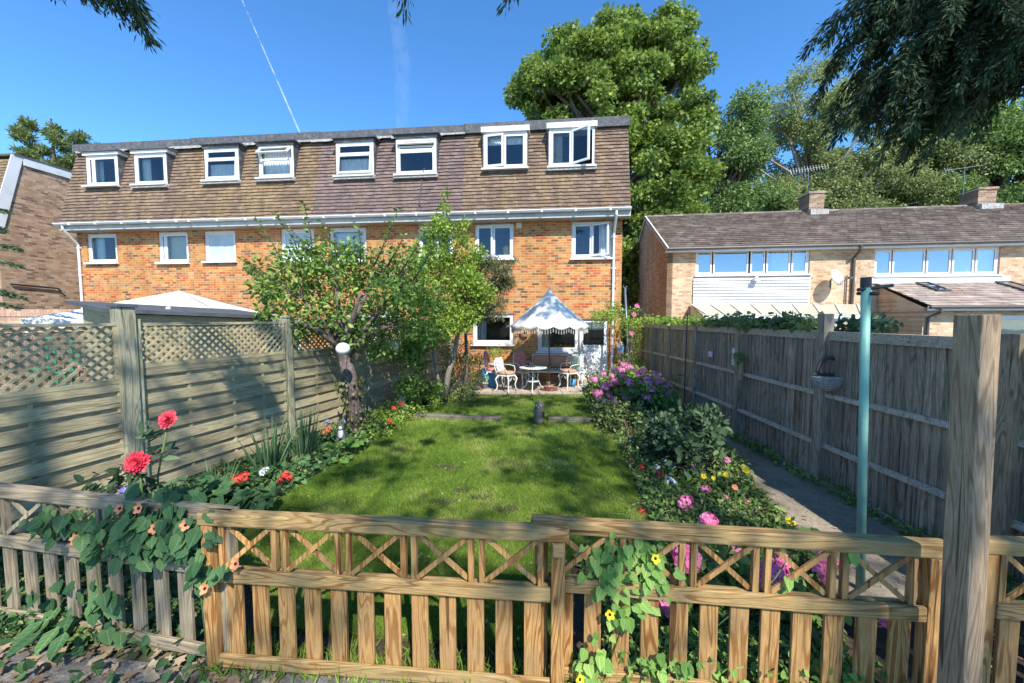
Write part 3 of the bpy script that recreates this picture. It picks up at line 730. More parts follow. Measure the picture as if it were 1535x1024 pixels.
    if i == 2:
        cb = MB(); z = HT-.1; xx = TP(640, 200)[0]-x0
        cb.tube([(xx, mans_y(HT-.1)-.06, HT-.1), (xx-.02, mans_y(7)-.06, 7), (xx-.12, mans_y(6)-.06, 6), (xx-.15, mans_y(5.3)-.07, 5.3), (xx+.1, -.25, HE-.08), (xx+.45, -.03, HE-.35), (xx+.45, -.03, 3.0)], .018, 6)
        cb.build('cable', M['black'], h)
    if i == 3:
        dz1 = gr[1][3]; f = MB()
        f.ring(d0, d1, .12, dz1, .05, .05, .12); dr = f.build('door_frame', M['white'], h)
        dm = MB(); a, b = d0+.055, d1-.055; mid = TP(890, 520)[1]
        dm.box(a, b, .06, .10, .175, mid); dm.ring(a+.06, b-.06, .26, mid-.08, .04, .045, .06); dm.box(a+.13, b-.13, .052, .0599, .33, mid-.15)
        dm.ring(a, b, mid+.002, dz1-.055, .05, .06, .10)
        dd = dm.build('door', M['white'], h)
        MB().add([(a+.05, .075, mid+.055), (b-.05, .075, mid+.055), (b-.05, .075, dz1-.11), (a+.05, .075, dz1-.11)], [(0,1,2,3)]).build('pane', M['glass'], dd)
        MB().box(a+.01, a+.04, .03, .06, mid-.12, mid+.1).build('handle', M['metal'], dd)
        cb = MB(); curtain(cb, a+.06, b-.05, dz1-.33, dz1-.12, .16, .05, .01); cb.build('curtain', M['curtain'], dd)
        MB().box(d0-.05, d1+.15, -.3, -.002, .0, .115).build('doorstep', M['slab'], h)
        vb = MB(); vx = TP(778, 334)[0]-x0; vb.ring(vx-.08, vx+.08, 4.62, 4.78, .02, -.02, 0); vb.box(vx-.06, vx+.06, -.012, 0, 4.64, 4.76); vb.build('vent', M['blind'], h)
        wp = MB(); wx = W-.27; wp.tube([(wx, -.05, .05), (wx, -.05, 1.7)], .02, 8); wp.build('waste_pipe', M['terra'], h)
        # things on the window sills
        ty = TP(757, 380); MB().lathe([(.0,0),(.09,0),(.10,.16),(.12,.22),(.10,.36),(.0,.40)], 12, (ty[0]-x0+.02, .2, up[0][2]+.02)).build('ornament', M['yellow'], h)
        s = gr[1]; kb = MB()
        for q in range(5): kb.lathe([(0,0),(.05,0),(.06,.08),(.035,.13),(0,.14)], 10, (s[0]+.55+.14*q, .2, s[2]+.07))
        kb.build('jar', M['orange_pot'], h)

# the next block on the left: only its right end shows
LB = Vector((-17.75, 13.45, 0))
END_ = 1
h = thing('end_house', 'brown brick gable end house at the left edge with white sloping bargeboard', 'house', LB, TA)
g = MB(); LD = 9.0
prof = [(0, 0), (0, HE+.05), (.62, HT+.0), (LD, HT+.0), (LD, 0)]
g.add([(0, y, z) for y, z in prof] + [(-.25, y, z) for y, z in prof], [(0,4,3,2,1),(5,6,7,8,9)] + [(i, (i+1) % 5, (i+1) % 5 + 5, i+5) for i in range(5)])
g.build('side_wall', M['brick_gable'], h)
fw = MB(); wall_open(fw, -5, -.252, 0, HE, [(-2.2, -1.0, 3.6, 4.8)], .0, .25); fw.build('wall', M['brick_gable_x'], h)
window(h, -2.2, -1.0, 3.6, 4.8)
L = math.hypot(HT-HE, .62+.14); v = Vector((0, .76/L, (HT-HE)/L)); tb = MB()
tiles(tb, (-5, -.14, HE), (1,0,0), v, Vector((0, -v.z, v.y)), 4.98, L, .165, .115, .03); tb.add([(-5,-.13,HE),(0,-.13,HE),(0,.61,HT),(-5,.61,HT)],[(0,1,2,3)])
tb.build('mansard_tiling', M['tile_old'], h)
bb = MB()
def bar(p, q, w, y): 
    bb.beam(p, q, .04, w)
bb.add([(x, y, z) for x in (.002, .04) for y, z in ((-.20, HE-.05), (.14, HE-.05), (.80, HT+.12), (.50, HT+.12))], [(0,1,2,3),(7,6,5,4),(0,4,5,1),(1,5,6,2),(2,6,7,3),(3,7,4,0)])
bb.box(.002, .05, .8, LD, HT-.16, HT+.10)
bb.build('bargeboard', M['white'], h)
MB().box(-5, .06, .55, LD, HT+.1, HT+.17).build('roof_edge', M['felt'], h)
MB().box(-5, .0, -.2, -.002, HE-.22, HE-.01).build('fascia', M['lead'], h)
pb = MB(); pb.tube([(-.35, -.2, HE-.1), (-.13, -.2, HE-.15), (-.12, -.1, HE-.5), (-.12, -.1, 1)], .05, 10); pb.build('downpipe', M['white'], h)
pb = MB(); pb.tube([(.05, .2, 3.15), (.06, 1.5, 3.10), (.06, 1.6, 3.0)], .03, 8); pb.build('waste_pipe', M['black'], h)
w = MB(); p0 = Y(-60, 470, 11.6); p1 = Y(122, 470, 11.9)
wl = thing('brick_wall', 'pinkish brick garden wall with a soldier course top below the gable end', 'wall', (p0.x, 11.6, 0), math.atan2(.3, p1.x-p0.x))
MB().box(0, 6.3, 0, .22, 0, 2.0).build('wall_body', M['brick_gable_x'], wl); MB().box(-.02, 6.32, -.02, .24, 2.0, 2.22).build('coping', M['brick_wall'], wl)

# ---------- the pair of houses on the right
RA = rad(-7.5); RO = Vector((6.0, 15.0, 0))
def RP(px, py, off=0.0): return onplane(px, py, RO, RA, off)
def rrect(px0, px1, py0, py1, off=0.0):
    a = RP(px0, (py0+py1)/2, off)[0]; b = RP(px1, (py0+py1)/2, off)[0]; xm = (px0+px1)/2
    return [a, b, RP(xm, py1, off)[1], RP(xm, py0, off)[1]]
RE = RP(1000, 370)[1]; RX = [0, RP(1285, 400)[0], 19.0]; RD = 8.0; RH = RE + 2.15
RL = ['pale brick house with white boarded panel and conservatory, beyond the grey fence', 'pale brick house with a lean-to extension and skylights at the right edge']
for i in range(2):
    x0, x1 = RX[i], RX[i+1]; W = x1 - x0
    o = RO + Vector((math.cos(RA), math.sin(RA), 0)) * x0
    h = thing('brick_house', RL[i], 'house', o, RA, 'pale brick houses behind the right fence')
    wr = [rrect(1043, 1214, 373, 412), rrect(1311, 1499, 371, 413)][i]; wr = [wr[0]-x0, wr[1]-x0, wr[2], wr[3]]; wr[3] = min(wr[3], RE-.12)
    wb = MB(); wall_open(wb, 0, W, 0, RE, [wr], 0, .25); wb.build('wall', M['brick_pale'], h)
    if i == 0:
        g = MB(); prof = [(0, 0), (0, RE), (RD/2, RH-.05), (RD, RE), (RD, 0)]
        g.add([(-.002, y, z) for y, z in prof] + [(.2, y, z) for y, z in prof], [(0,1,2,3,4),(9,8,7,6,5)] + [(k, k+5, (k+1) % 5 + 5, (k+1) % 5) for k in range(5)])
        g.build('gable_wall', M['brick_pale_shaded'], h)
        b = MB()
        for s, (ya, yb) in enumerate(((-.3, RD/2), (RD+.3, RD/2))):
            za = RE - .3*(RH-RE)/(RD/2)
            b.beam((-.06, ya, za-.0), (-.06, yb, RH-.02), .05, .16)
        b.build('bargeboard', M['white_old'], h)
    ib = MB(); ib.box(.3, W-.05, 2.4, 2.45, 0, RE); ib.box(.3, W-.05, .3, 2.4, 2.35, 2.45); ib.box(.3, W-.05, .3, 2.4, RE-.08, RE-.02); ib.build('interior', M['dark_in'], h)
    Lr = math.hypot(RD/2+.35, (RH-RE)*(RD/2+.35)/(RD/2)); sl = (RH-RE)/(RD/2)
    v = Vector((0, 1, sl)).normalized(); nv = Vector((0, -v.z, v.y)); a0 = -.12 if i == 0 else 0
    tb = MB(); tiles(tb, (a0, -.35, RE-.35*sl), (1,0,0), v, nv, W-a0, Lr, .28, .25, .06, jit=.016)
    rf = MB(); rf.add([(a0, -.35, RE-.35*sl), (W, -.35, RE-.35*sl), (W, RD/2, RH), (a0, RD/2, RH), (a0, RD+.35, RE-.35*sl), (W, RD+.35, RE-.35*sl)], [(0,1,2,3),(3,2,5,4)])
    roof = tb.build('roof', M['tile_roof'], h); rf.build('roof_felt', M['felt'], roof)
    rg = MB(); xx = a0
    while xx < W-.05: rg.tube([(xx, RD/2, RH-.01), (min(W, xx+.44), RD/2, RH-.01)], .085, 8); xx += .45
    rg.build('ridge_tiles', M['tile_roof'], roof)
    MB().box(a0, W, -.30, -.27, RE-.26, RE-.10).build('fascia', M['white'], h); MB().box(a0, W, -.27, -.002, RE-.24, RE-.2).build('soffit', M['white_old'], h)
    gt = MB(); gt.tube([(a0, -.36, RE-.14), (W, -.36, RE-.14)], .05, 8); gt.build('gutter', M['pipe_dark'], h)
    # chimney
    cp = [(1193, 1228, 290, 322), (1440, 1480, 284, 314)][i]; c0 = RP(cp[0]+13, 305, RD/2)[0]-x0; c1 = RP(cp[1], 305, RD/2)[0]-x0; ct = RP(cp[1], cp[2], RD/2)[1]
    cm = MB(); cm.box(c0, c1, RD/2-.35, RD/2+.45, RH-.5, ct-.1); cm.box(c0-.04, c1+.04, RD/2-.39, RD/2+.49, ct-.098, ct)
    ch = cm.build('chimney', M['brick_chim'], roof)
    MB().box(c0-.06, c1+.06, RD/2-.6, RD/2-.352, RH-.32, RH-.05).build('flashing', M['flash'], ch)
    if i == 0:
        cur = [rrect(1043,1068,375,411), rrect(1070,1123,375,411), rrect(1126,1148,375,411), rrect(1150,1186,375,411), rrect(1188,1213,375,411)]
        lg = [((c[0]-x0-wr[0]-.06)/(wr[1]-wr[0]-.12), (c[1]-x0-wr[0]-.06)/(wr[1]-wr[0]-.12)) for c in cur]; lg[0] = (0, lg[0][1])
        window(h, *wr, lights=[(max(0,a), min(1,b), None, 0) for a, b in lg], glass='glass_sky', cur='r')
        # white boarding below
        cl = MB(); z0 = RP(1120, 458)[1]; n = 9; zz = wr[2]-.08
        for k in range(n):
            za = z0 + (zz-z0)*k/n; zb = z0 + (zz-z0)*(k+1)/n
            cl.add([(wr[0]-.08, -.07, za), (wr[1]+.02, -.07, za), (wr[1]+.02, -.015, zb), (wr[0]-.08, -.015, zb), (wr[0]-.08, -.002, za), (wr[1]+.02, -.002, za)], [(0,1,2,3),(4,5,1,0)])
        cl.build('cladding', M['clad'], h)
        lm = MB(); lp = RP(1130, 420); lm.box(lp[0]-.1, lp[0]+.1, -.3, -.05, lp[1]-.04, lp[1]+.05); lm.tube([(lp[0]-.1, -.3, lp[1]+.05), (lp[0]+.1, -.05, lp[1]+.12)], .04, 8); lm.build('security_lamp', M['white'], h)
        # lean-to conservatory
        cv = thing('conservatory', 'white framed lean-to conservatory with dirty clear roof', 'conservatory', h.matrix_basis.translation if False else o, RA)
        k0 = RP(1035, 460)[0]; k1 = RP(1283, 460)[0]; PRJ = 2.2; zt = RP(1120, 458)[1]; zf = 0
        def fz(px, py): return RP(px, py, -PRJ)
        q0 = fz(1056, 475)[0]; q1 = fz(1286, 475)[0]; ze = fz(1150, 473)[1]
        cr = MB(); cr.add([(k0, -.06, zt), (k1, -.06, zt), (q1+.1, -PRJ-.15, ze), (q0-.1, -PRJ-.15, ze), (k0, -.06, zt+.03), (k1, -.06, zt+.03), (q1+.1, -PRJ-.15, ze+.03), (q0-.1, -PRJ-.15, ze+.03)], [(0,1,2,3),(7,6,5,4),(3,2,6,7),(0,3,7,4),(2,1,5,6)])
        rfo = cr.build('roof', m_plain('dirty_polycarbonate', (.46,.41,.30), .5, .35, 10, dirt=(.75,.72,.62)), cv)
        rb2 = MB()
        for k in range(9):
            t = k/8; rb2.beam((k0+(k1-k0)*t, -.06, zt+.05), (q0+(q1-q0)*t, -PRJ-.15, ze+.05), .05, .035)
        rb2.build('glazing_bar', M['white_old'], rfo)
        fm = MB(); fm.box(q0-.1, q1+.1, -PRJ-.2, -PRJ-.1, ze-.10, ze-.01); pn = MB()
        nb = 6
        for k in range(nb):
            a = q0+(q1-q0)*k/nb; b2 = q0+(q1-q0)*(k+1)/nb
            fm.ring(a, b2-.002, .6, ze-.102, .07, -PRJ-.08, -PRJ-.01); pn.add([(a+.07, -PRJ-.05, .67), (b2-.07, -PRJ-.05, .67), (b2-.07, -PRJ-.05, ze-.17), (a+.07, -PRJ-.05, ze-.17)], [(0,1,2,3)])
            fm.ring(a+.075, b2-.077, ze-.62, ze-.175, .04, -PRJ-.10, -PRJ-.045)
        fm.box(q0, q1, -PRJ-.08, -PRJ-.01, 0, .598)
        ff = fm.build('frame', M['white'], cv); pn.build('pane', M['glass'], ff)
        sd = MB(); sd.add([(q0, -PRJ, 0), (q0, -PRJ, ze-.02), (k0, -.01, zt-.02), (k0, -.01, 0)], [(0,1,2,3)]); sd.build('side_wall', M['blind'], cv)
        dp = MB(); xx = RP(1278, 400)[0]; dp.tube([(xx, -.36, RE-.18), (xx, -.36, RE-.3), (xx, -.06, RE-.55), (xx, -.06, 1)], .05, 8); dp.tube([(xx-.2, -.05, 2), (xx-.2, -.05, RE-1.2)], .02, 6); dp.build('downpipe', M['pipe_dark'], h)
        # satellite dish
        sp = RP(1243, 417); sdh = thing('satellite_dish', 'small pale satellite dish on the pale brick wall', 'satellite dish', o, RA)
        dm = MB(); dm.M = Matrix.Translation((sp[0], -.42, sp[1])) @ Matrix.Rotation(rad(70), 4, 'X') @ Matrix.Rotation(rad(20), 4, 'Y') @ Matrix.Diagonal((1,1.15,1,1))
        dm.lathe([(.001, .06), (.1, .053), (.2, .03), (.27, 0), (.265, -.008), (.1, .045), (.001, .052)], 20)
        dm.build('dish', M['white_old'], sdh, smooth=True)
        am = MB(); am.tube([(sp[0], -.36, sp[1]), (sp[0]+.05, -.02, sp[1]-.05), (sp[0]+.05, -.01, sp[1]-.35)], .022, 8); am.tube([(sp[0], -.42, sp[1]-.27), (sp[0]+.12, -.85, sp[1]-.08)], .012, 6); am.box(sp[0]+.08, sp[0]+.16, -.93, -.82, sp[1]-.12, sp[1]-.04)
        am.build('arm', M['pipe_dark'], sdh)
    else:
        xs = [(1312,1338), (1340,1389), (1391,1428), (1430,1463), (1465,1497)]
        lg = []
        for a, b in xs:
            aa = RP(a, 391)[0]-x0; b2 = RP(b, 391)[0]-x0; lg.append((max(0,(aa-wr[0]-.06)/(wr[1]-wr[0]-.12)), min(1,(b2-wr[0]-.06)/(wr[1]-wr[0]-.12)), None, 0))
        window(h, *wr, lights=lg, glass='glass_sky', cur='r')
        MB().box(wr[0]-.1, wr[1]+.3, -.06, -.002, wr[2]-.26, wr[2]-.055).build('fascia', M['white'], h)
        # lean-to extension
        ex = thing('extension', 'single storey brick lean-to with mossy tiled roof beside the conservatory', 'extension', o, RA)
        s0_ = RP(1313, 428)[0]; PJ = min((k_*.05 for k_ in range(20, 120)), key=lambda k_: abs(RP(1385, 455, -k_)[0]-s0_)); q0 = RP(1385, 455, -PJ)[0]-x0; q1 = q0 + 9; ze = RP(1460, 459, -PJ)[1]; zt = RP(1420, 424)[1]; t0 = q0
        # roof slope with skylights
        e = MB(); 
        lo = Vector((q0, -PJ-.25, ze)); hi = Vector((q0, -.02, zt)); v = (hi-lo).normalized(); nv = Vector((0, -v.z, v.y))
        def onr(px, py):     # where a sight line meets the lean-to roof
            d = ray(px, py); ux = Vector((math.cos(RA), math.sin(RA), 0)); uy = Vector((-math.sin(RA), math.cos(RA), 0))
            W3 = lambda a: o + ux*a.x + uy*a.y + Vector((0,0,a.z))
            nn = ux*nv.x + uy*nv.y + Vector((0,0,nv.z)); P0 = W3(lo)
            t = (P0 - Vector((0,0,H))).dot(nn)/d.dot(nn); P = Vector((0,0,H)) + d*t - o
            lc = Vector((P.dot(ux), P.dot(uy), P.z)); return (lc-lo).x, (lc-lo).dot(v)
        LL = (hi-lo).length; sk = []
        for (ax, ay, bx, by) in ((1371, 426, 1425, 438), (1490, 425, 1560, 438)):
            p = onr(ax, ay); q = onr(bx, by); sk.append((min(p[0], q[0]), max(p[0], q[0]), max(.1, min(p[1], q[1])), min(LL-.1, max(p[1], q[1]))))
        x_l = t0 - q0
        lo2 = lo + Vector((x_l, 0, 0))
        tiles(e, lo2, (1,0,0), v, nv, q1-q0-x_l, LL, .28, .24, .035, [(a-x_l, b-x_l, c, d) for a, b, c, d in sk], .012)
        er = e.build('roof', M['tile_moss'], ex)
        u = MB(); u.add([lo2, lo2+Vector((9,0,0)), hi+Vector((9+x_l,0,0)), hi+Vector((x_l,0,0))], [(0,1,2,3)]); u.build('roof_felt', M['felt'], er)
        for (a, b, c, d) in sk:
            sm = MB(); X = Vector((1,0,0)); P = lambda s, t, n: lo + X*s + v*t + nv*n
            for (s0, s1, t0_, t1_) in ((a,a+.06,c,d),(b-.06,b,c,d),(a+.06,b-.06,c,c+.06),(a+.06,b-.06,d-.06,d)):
                sm.add([P(s0,t0_,.0),P(s1,t0_,.0),P(s1,t1_,.0),P(s0,t1_,.0),P(s0,t0_,.09),P(s1,t0_,.09),P(s1,t1_,.09),P(s0,t1_,.09)], [(0,3,2,1),(4,5,6,7),(0,1,5,4),(1,2,6,5),(2,3,7,6),(3,0,4,7)])
            s_ = sm.build('skylight', M['lead'], er); gp = MB(); gp.add([P(a+.06,c+.06,.07),P(b-.06,c+.06,.07),P(b-.06,d-.06,.07),P(a+.06,d-.06,.07)], [(0,1,2,3)]); gp.build('pane', M['glass_sky'], s_)
        eb = MB(); wz = RP(1510, 473, -PJ); w0 = RP(1489, 480, -PJ)[0]-x0; w1 = w0+1.6
        wall_open(eb, q0, q1, 0, ze-.03, [(w0, w1, .9, wz[1])], -PJ, -PJ+.2); 
        eb.build('wall', M['brick_pale'], ex); window(ex, w0, w1, .9, wz[1], y=-PJ+.03, cur='blind', cmat='blind')
        sw = MB(); sw.add([(t0+.1, -.01, 0), (q0, -PJ, 0), (q0, -PJ, ze-.03), (t0+.1, -.01, zt-.1)], [(0,1,2,3)]); sw.build('side_wall', M['brick_pale'], ex)
        MB().box(q0-.1, q1, -PJ-.28, -PJ-.25, ze-.14, ze+.0).build('fascia', M['white'], ex)
        gt = MB(); gt.tube([(q0-.1, -PJ-.34, ze-.03), (q1, -PJ-.34, ze-.03)], .05, 8); gt.tube([(q0+.2, -PJ-.34, ze-.05), (q0+.2, -PJ-.34, ze-.18), (q0+.1, -PJ-.06, ze-.34), (q0+.1, -PJ-.06, 0)], .04, 8); gt.build('gutter', M['pipe_dark'], ex)
    # aerial
    ap = RP([1210, 1443][i], 300, RD/2)[0]-x0
    ae = thing('tv_aerial', ['comb shaped television aerial on the left chimney', 'thin television aerial on the right chimney'][i], 'aerial', o + Vector((math.cos(RA)*ap - math.sin(RA)*RD/2, math.sin(RA)*ap + math.cos(RA)*RD/2, ct)), RA)
    am = MB(); hh = RP(1210, 252, RD/2)[1]-ct if i == 0 else 1.0
    am.tube([(0,0,-.2),(0,0,hh)], .014, 6); am.build('mast', M['metal'], ae)
    bm = MB(); bm.tube([(-.75, 0, hh-.12), (.8, 0, hh+.05)], .010, 6)
    for k in range(14 if i == 0 else 3):
        t = k/13; p = Vector((-.75, 0, hh-.12)).lerp(Vector((.8, 0, hh+.05)), t); bm.tube([p+Vector((0,-.05,-.13)), p+Vector((0,.05,.13))], .006, 5)
    bm.build('antenna', M['metal'], ae)
# ---------- ground
def sheet(name, pts, z, mat, kind='structure', th=None):
    mb = MB()
    if th: mb.flat([(p[0], p[1]) for p in pts], z-th, z)
    else: mb.add([(p[0], p[1], z) for p in pts], [tuple(range(len(pts)))])
    return tag(mb.build(name, M[mat]), kind=kind)
sheet('ground', [(-400,-60), (400,-60), (400,700), (-400,700)], -.03, 'ground')
LFX = [(-5.0, .9), (-4.04, 4.0), (-3.44, 5.88), (-2.88, 7.62), (-2.32, 9.36), (-1.76, 11.1)]   # left fence posts
def LF(y):
    for (a, b), (c, d) in zip(LFX, LFX[1:]):
        if y <= d or d > 11: return a + (c-a)*(y-b)/(d-b)
lawn_px_l = [(672,594), (640,608), (622,622), (600,640), (560,663), (500,700), (400,762), (352,820)]
lawn_px_r = [(862,830), (905,812), (985,800), (968,770), (950,725), (932,680), (915,642), (900,610), (888,593)]
LP = [G(*p) for p in lawn_px_l] + [Vector((-1.55,2.3,0)), Vector((.25,2.12,0))] + [G(*p) for p in lawn_px_r]
LP = [(p.x, p.y) for p in LP]
sheet('lawn', LP, .02, 'turf', th=.03)
sheet('soil_bed', [(LF(2.7)+.03, 2.75), (-3.2,2.42), (-1.8,2.13), (.1,2.0), (3.4, 1.62), (3.62, 1.6), (3.66,10.2), (-2.2, 10.2), (LF(5.9), 5.9)], .0, 'soil')
pth = [G(1500,900), G(1255,905), G(1180,790), G(1132,735), G(1092,680), G(1064,650), Vector((3.1,7.5,0)), Vector((3.0,10.0,0)), Vector((3.62,10.0,0)), Vector((3.60,2.0,0))]
sheet('garden_path', [(p.x, p.y) for p in pth], .025, 'path', th=.04)
pt = [G(690,591), G(930,595), Vector((3.62, 9.9, 0)), Vector((3.62,13,0)), Vector((-1.9,13,0)), Vector((-1.7, 9.9, 0))]
mb = MB()
for i in range(9):
    for j in range(6):
        a = -1.7 + i*.6; b = 9.75 + j*.6
        mb.box(a, a+.588, b, b+.588, 0, .035 + R.uniform(0, .006))
tag(mb.build('patio', M['slab']), kind='structure')
sheet('pavement', [(-6, -3), (6, -3), (6, 1.45), (2.2, 1.62), (-.4, 1.95), (-1.9, 2.05), (-4, 2.3), (-6, 2.4)], -.004, 'gravel')
# grass blades on the lawn
def inside(P, poly):
    x, y = P[:, 0], P[:, 1]; c = np.zeros(len(P), bool); n = len(poly)
    for i in range(n):
        (x1, y1), (x2, y2) = poly[i], poly[i-1]
        k = ((y1 > y) != (y2 > y)) & (x < (x2-x1)*(y-y1)/(y2-y1+1e-12)+x1); c ^= k
    return c
def scatter(poly, n, bias=True):
    xs = [p[0] for p in poly]; ys = [p[1] for p in poly]
    out = []; tot = 0
    while tot < n:
        u = NR.random(n); y = 1/(1/min(ys) + u*(1/max(ys)-1/min(ys))) if bias else min(ys) + u*(max(ys)-min(ys))
        P = np.stack([min(xs) + NR.random(n)*(max(xs)-min(xs)), y, np.zeros(n)], 1); P = P[inside(P, poly)]
        out.append(P); tot += len(P)
    return np.concatenate(out)[:n]
P = scatter(LP, 330000); P[:, 2] = .018
# worn patches have fewer blades
pat = [G(665,755), G(552,718), G(663,702), G(680,704), G(695,737), G(720,748), G(760,765)]
keep = np.ones(len(P), bool)
for c in pat:
    d = np.hypot((P[:,0]-c.x)/.16, (P[:,1]-c.y)/.10); keep &= ~((d < 1.0) & (NR.random(len(P)) < .55))
P = P[keep]; n = len(P)
D = NR.normal(size=(n,3))*.55; D[:,2] = 1
tag(leaf_mesh('grass', P, (.021+.017*NR.random(n))*np.clip(P[:,1]/3.4, 1, 1.5), M['lf_grass'], 'blade', D), kind='stuff')
mb = MB()
for c in pat: mb.lathe([(.10,0),(.06,.004),(.001,.005)], 14, (c.x, c.y, .020), wob=lambda a, i: 1+.35*math.sin(2*a+1)+.2*math.sin(5*a))
tag(mb.build('dirt_patches', M['soil']), kind='stuff')
# long grass along the fence foot
def tuft_row(name, a, b, n, h, mat='lf_grass', w=.07):
    t = NR.random(n); P = np.stack([a[0]+(b[0]-a[0])*t, a[1]+(b[1]-a[1])*t + NR.normal(size=n)*w, np.zeros(n)], 1)
    D = NR.normal(size=(n,3))*.45; D[:,2] = 1
    return tag(leaf_mesh(name, P, h*(.5+NR.random(n)), M[mat], 'blade', D, up=0), kind='stuff')
tuft_row('long_grass', (-1.7, 2.08), (.6, 1.92), 1500, .09)
# dead leaves on the front ground
P = scatter([(-3.4,1.2), (-1.2,1.2), (-1.2,2.05), (-3.4,2.4)], 650, False); n = len(P); P[:,2] = .006+.02*NR.random(n)
D = NR.normal(size=(n,3)); D[:,2] *= .12; Nn = NR.normal(size=(n,3))*.3; Nn[:,2] = 1
tag(leaf_mesh('fallen_leaves', P, .035+.04*NR.random(n), M['litter'], 'lobed', D, Nn), kind='stuff')
# contrail: a long thin trail of ice high above
def cloudmat(name, a):
    m, nt, out = newmat(name); d = N(nt, 'ShaderNodeBsdfDiffuse'); d.inputs[0].default_value = (.8,.8,.82,1); tl = N(nt, 'ShaderNodeBsdfTranslucent'); tl.inputs[0].default_value = (.8,.8,.82,1)
    ad = nt.nodes.new('ShaderNodeMixShader'); nt.links.new(d.outputs[0], ad.inputs[1]); nt.links.new(tl.outputs[0], ad.inputs[2])
    t = N(nt, 'ShaderNodeBsdfTransparent'); mx = nt.nodes.new('ShaderNodeMixShader'); f = ramp(nt, [(.35, (0,0,0)), (.65, (a,a,a))], noise(nt, coords(nt), .012, 4))
    nt.links.new(f.outputs[0], mx.inputs[0]); nt.links.new(t.outputs[0], mx.inputs[1]); nt.links.new(ad.outputs[0], mx.inputs[2]); nt.links.new(mx.outputs[0], out.inputs['Surface']); return m
mb = MB(); mb.tube([Y(585,-60,3400), Y(592,20,3400), Y(604,90,3400), Y(603,160,3400), Y(607,260,3400)], [50,60,70,60,50], 10)
tag(mb.build('thin_cloud_wisp', cloudmat('cirrus', .045)), kind='stuff')
mb = MB(); pts = [Y(350,-30,3000), Y(378,35,3000), Y(402,90,3000), Y(428,150,3000), Y(452,205,3000), Y(480,280,3000)]
mb.tube(pts, [4,4,5,6,6,6], 8)
tag(mb.build('contrail', cloudmat('ice_trail', .42)), kind='stuff')

# ---------- left fence: horizontal boards with trellis tops
lf = thing('fence', 'green grey fence of horizontal slats with diamond trellis top along the left of the garden', 'fence', (0,0,0))
for i, (x, y) in enumerate(LFX):
    hgt = [1.95, 2.06, 1.96, 1.95, 1.95, 1.95][i]; w = [.1, .145, .1, .1, .1, .1][i]
    if i < 5: ang = math.atan2(LFX[i+1][1]-y, LFX[i+1][0]-x)
    pb = MB(); pb.box(-w/2, w/2, -w/2, w/2, 0, hgt)
    if i == 1: pb.box(w/2+.003, w/2+.05, -w/2+.02, w/2-.045, 0, hgt-.12)
    p = pb.build('post', M['post_l'], lf, loc=(x, y, 0), rz=ang, bevel=.008)
    cb = MB(); cb.box(-w/2-.015, w/2+.015, -w/2-.015, w/2+.015, hgt+.002, hgt+.025)
    cb.build('post_cap', M['shed' if i == 1 else 'post_l'], p)
for i in range(5):
    (x0, y0), (x1, y1) = LFX[i], LFX[i+1]; L = math.hypot(x1-x0, y1-y0) - .14; ang = math.atan2(y1-y0, x1-x0)
    ox, oy = x0 + .07*math.cos(ang), y0 + .07*math.sin(ang)
    zt = 1.90; zb = [1.28, 1.41, 1.41, 1.41, 1.41][i]
    pb = MB(); pb.M = None; nb = 8 if i == 0 else 9; bh = (zb-.1)/(nb)   # slats woven either side of the battens
    xb = [0, L*.28, L*.57, L*.8, L]
    rows = []
    z = .06; k = 0; seg = len(xb)-1
    hh = (zb-.06)/ (2*nb-1) * 2
    for r in range(2*nb-1):
        zc = .06 + r*(zb-.06)/(2*nb-1)
        for s in range(1):
            side = -1 if r % 2 == 0 else 1
            yy = side*.014
            j = R.uniform(-.003, .003)
            pb.box(.0, L, yy-.005, yy+.005, zc+j, zc + (zb-.06)/(2*nb-1)*1.38 + j)
    for q in xb: pb.box(max(0, q-.018), min(L, q+.018), -.0085, .0085, .04, zb)
    pl = pb.build('slat_panel', M['fence_l'], lf, loc=(ox, oy, 0), rz=ang)
    pb = MB(); pb.box(0, L, -.022, .022, zb+.001, zb+.045); pb.box(0, .03, -.02, .02, zb+.046, zt-.031); pb.box(L-.03, L, -.02, .02, zb+.046, zt-.031); pb.box(0, L, -.025, .025, zt-.03, zt)
    pb.build('trellis_frame', M['fence_l'], lf, loc=(ox, oy, 0), rz=ang)
    tb = MB(); z0 = zb+.046; z1 = zt-.031; hh = z1-z0; st = .092; n = int((L+hh)/st)+2
    for sgn, yy in ((1, -.008), (-1, .008)):
        for q in range(n):
            xs = q*st if sgn < 0 else q*st-hh
            a = [xs, z0] ; b = [xs + sgn*(-1)*0, z1]
            if sgn > 0: p = (xs, z0); r_ = (xs+hh, z1)
            else: p = (xs, z0); r_ = (xs-hh, z1)
            # clip to 0..L
            (ax, az), (bx, bz) = p, r_
            def clip(ax, az, bx, bz):
                t0, t1 = 0.0, 1.0; dx = bx-ax
                for lim, s in ((.03, 1), (L-.03, -1)):
                    if abs(dx) < 1e-9: continue
                    t = (lim-ax)/dx
                    if s*dx > 0: t0 = max(t0, t)
                    else: t1 = min(t1, t)
                return (t0, t1)
            t0, t1 = clip(ax, az, bx, bz)
            if t1 - t0 < .05: continue
            A = (ax+(bx-ax)*t0, yy, az+(bz-az)*t0); B = (ax+(bx-ax)*t1, yy, az+(bz-az)*t1)
            tb.beam(A, B, .012, .024, up=(0,1,0) if 0 else (0,0,1))
    tb.build('trellis', M['fence_l'], lf, loc=(ox, oy, 0), rz=ang)

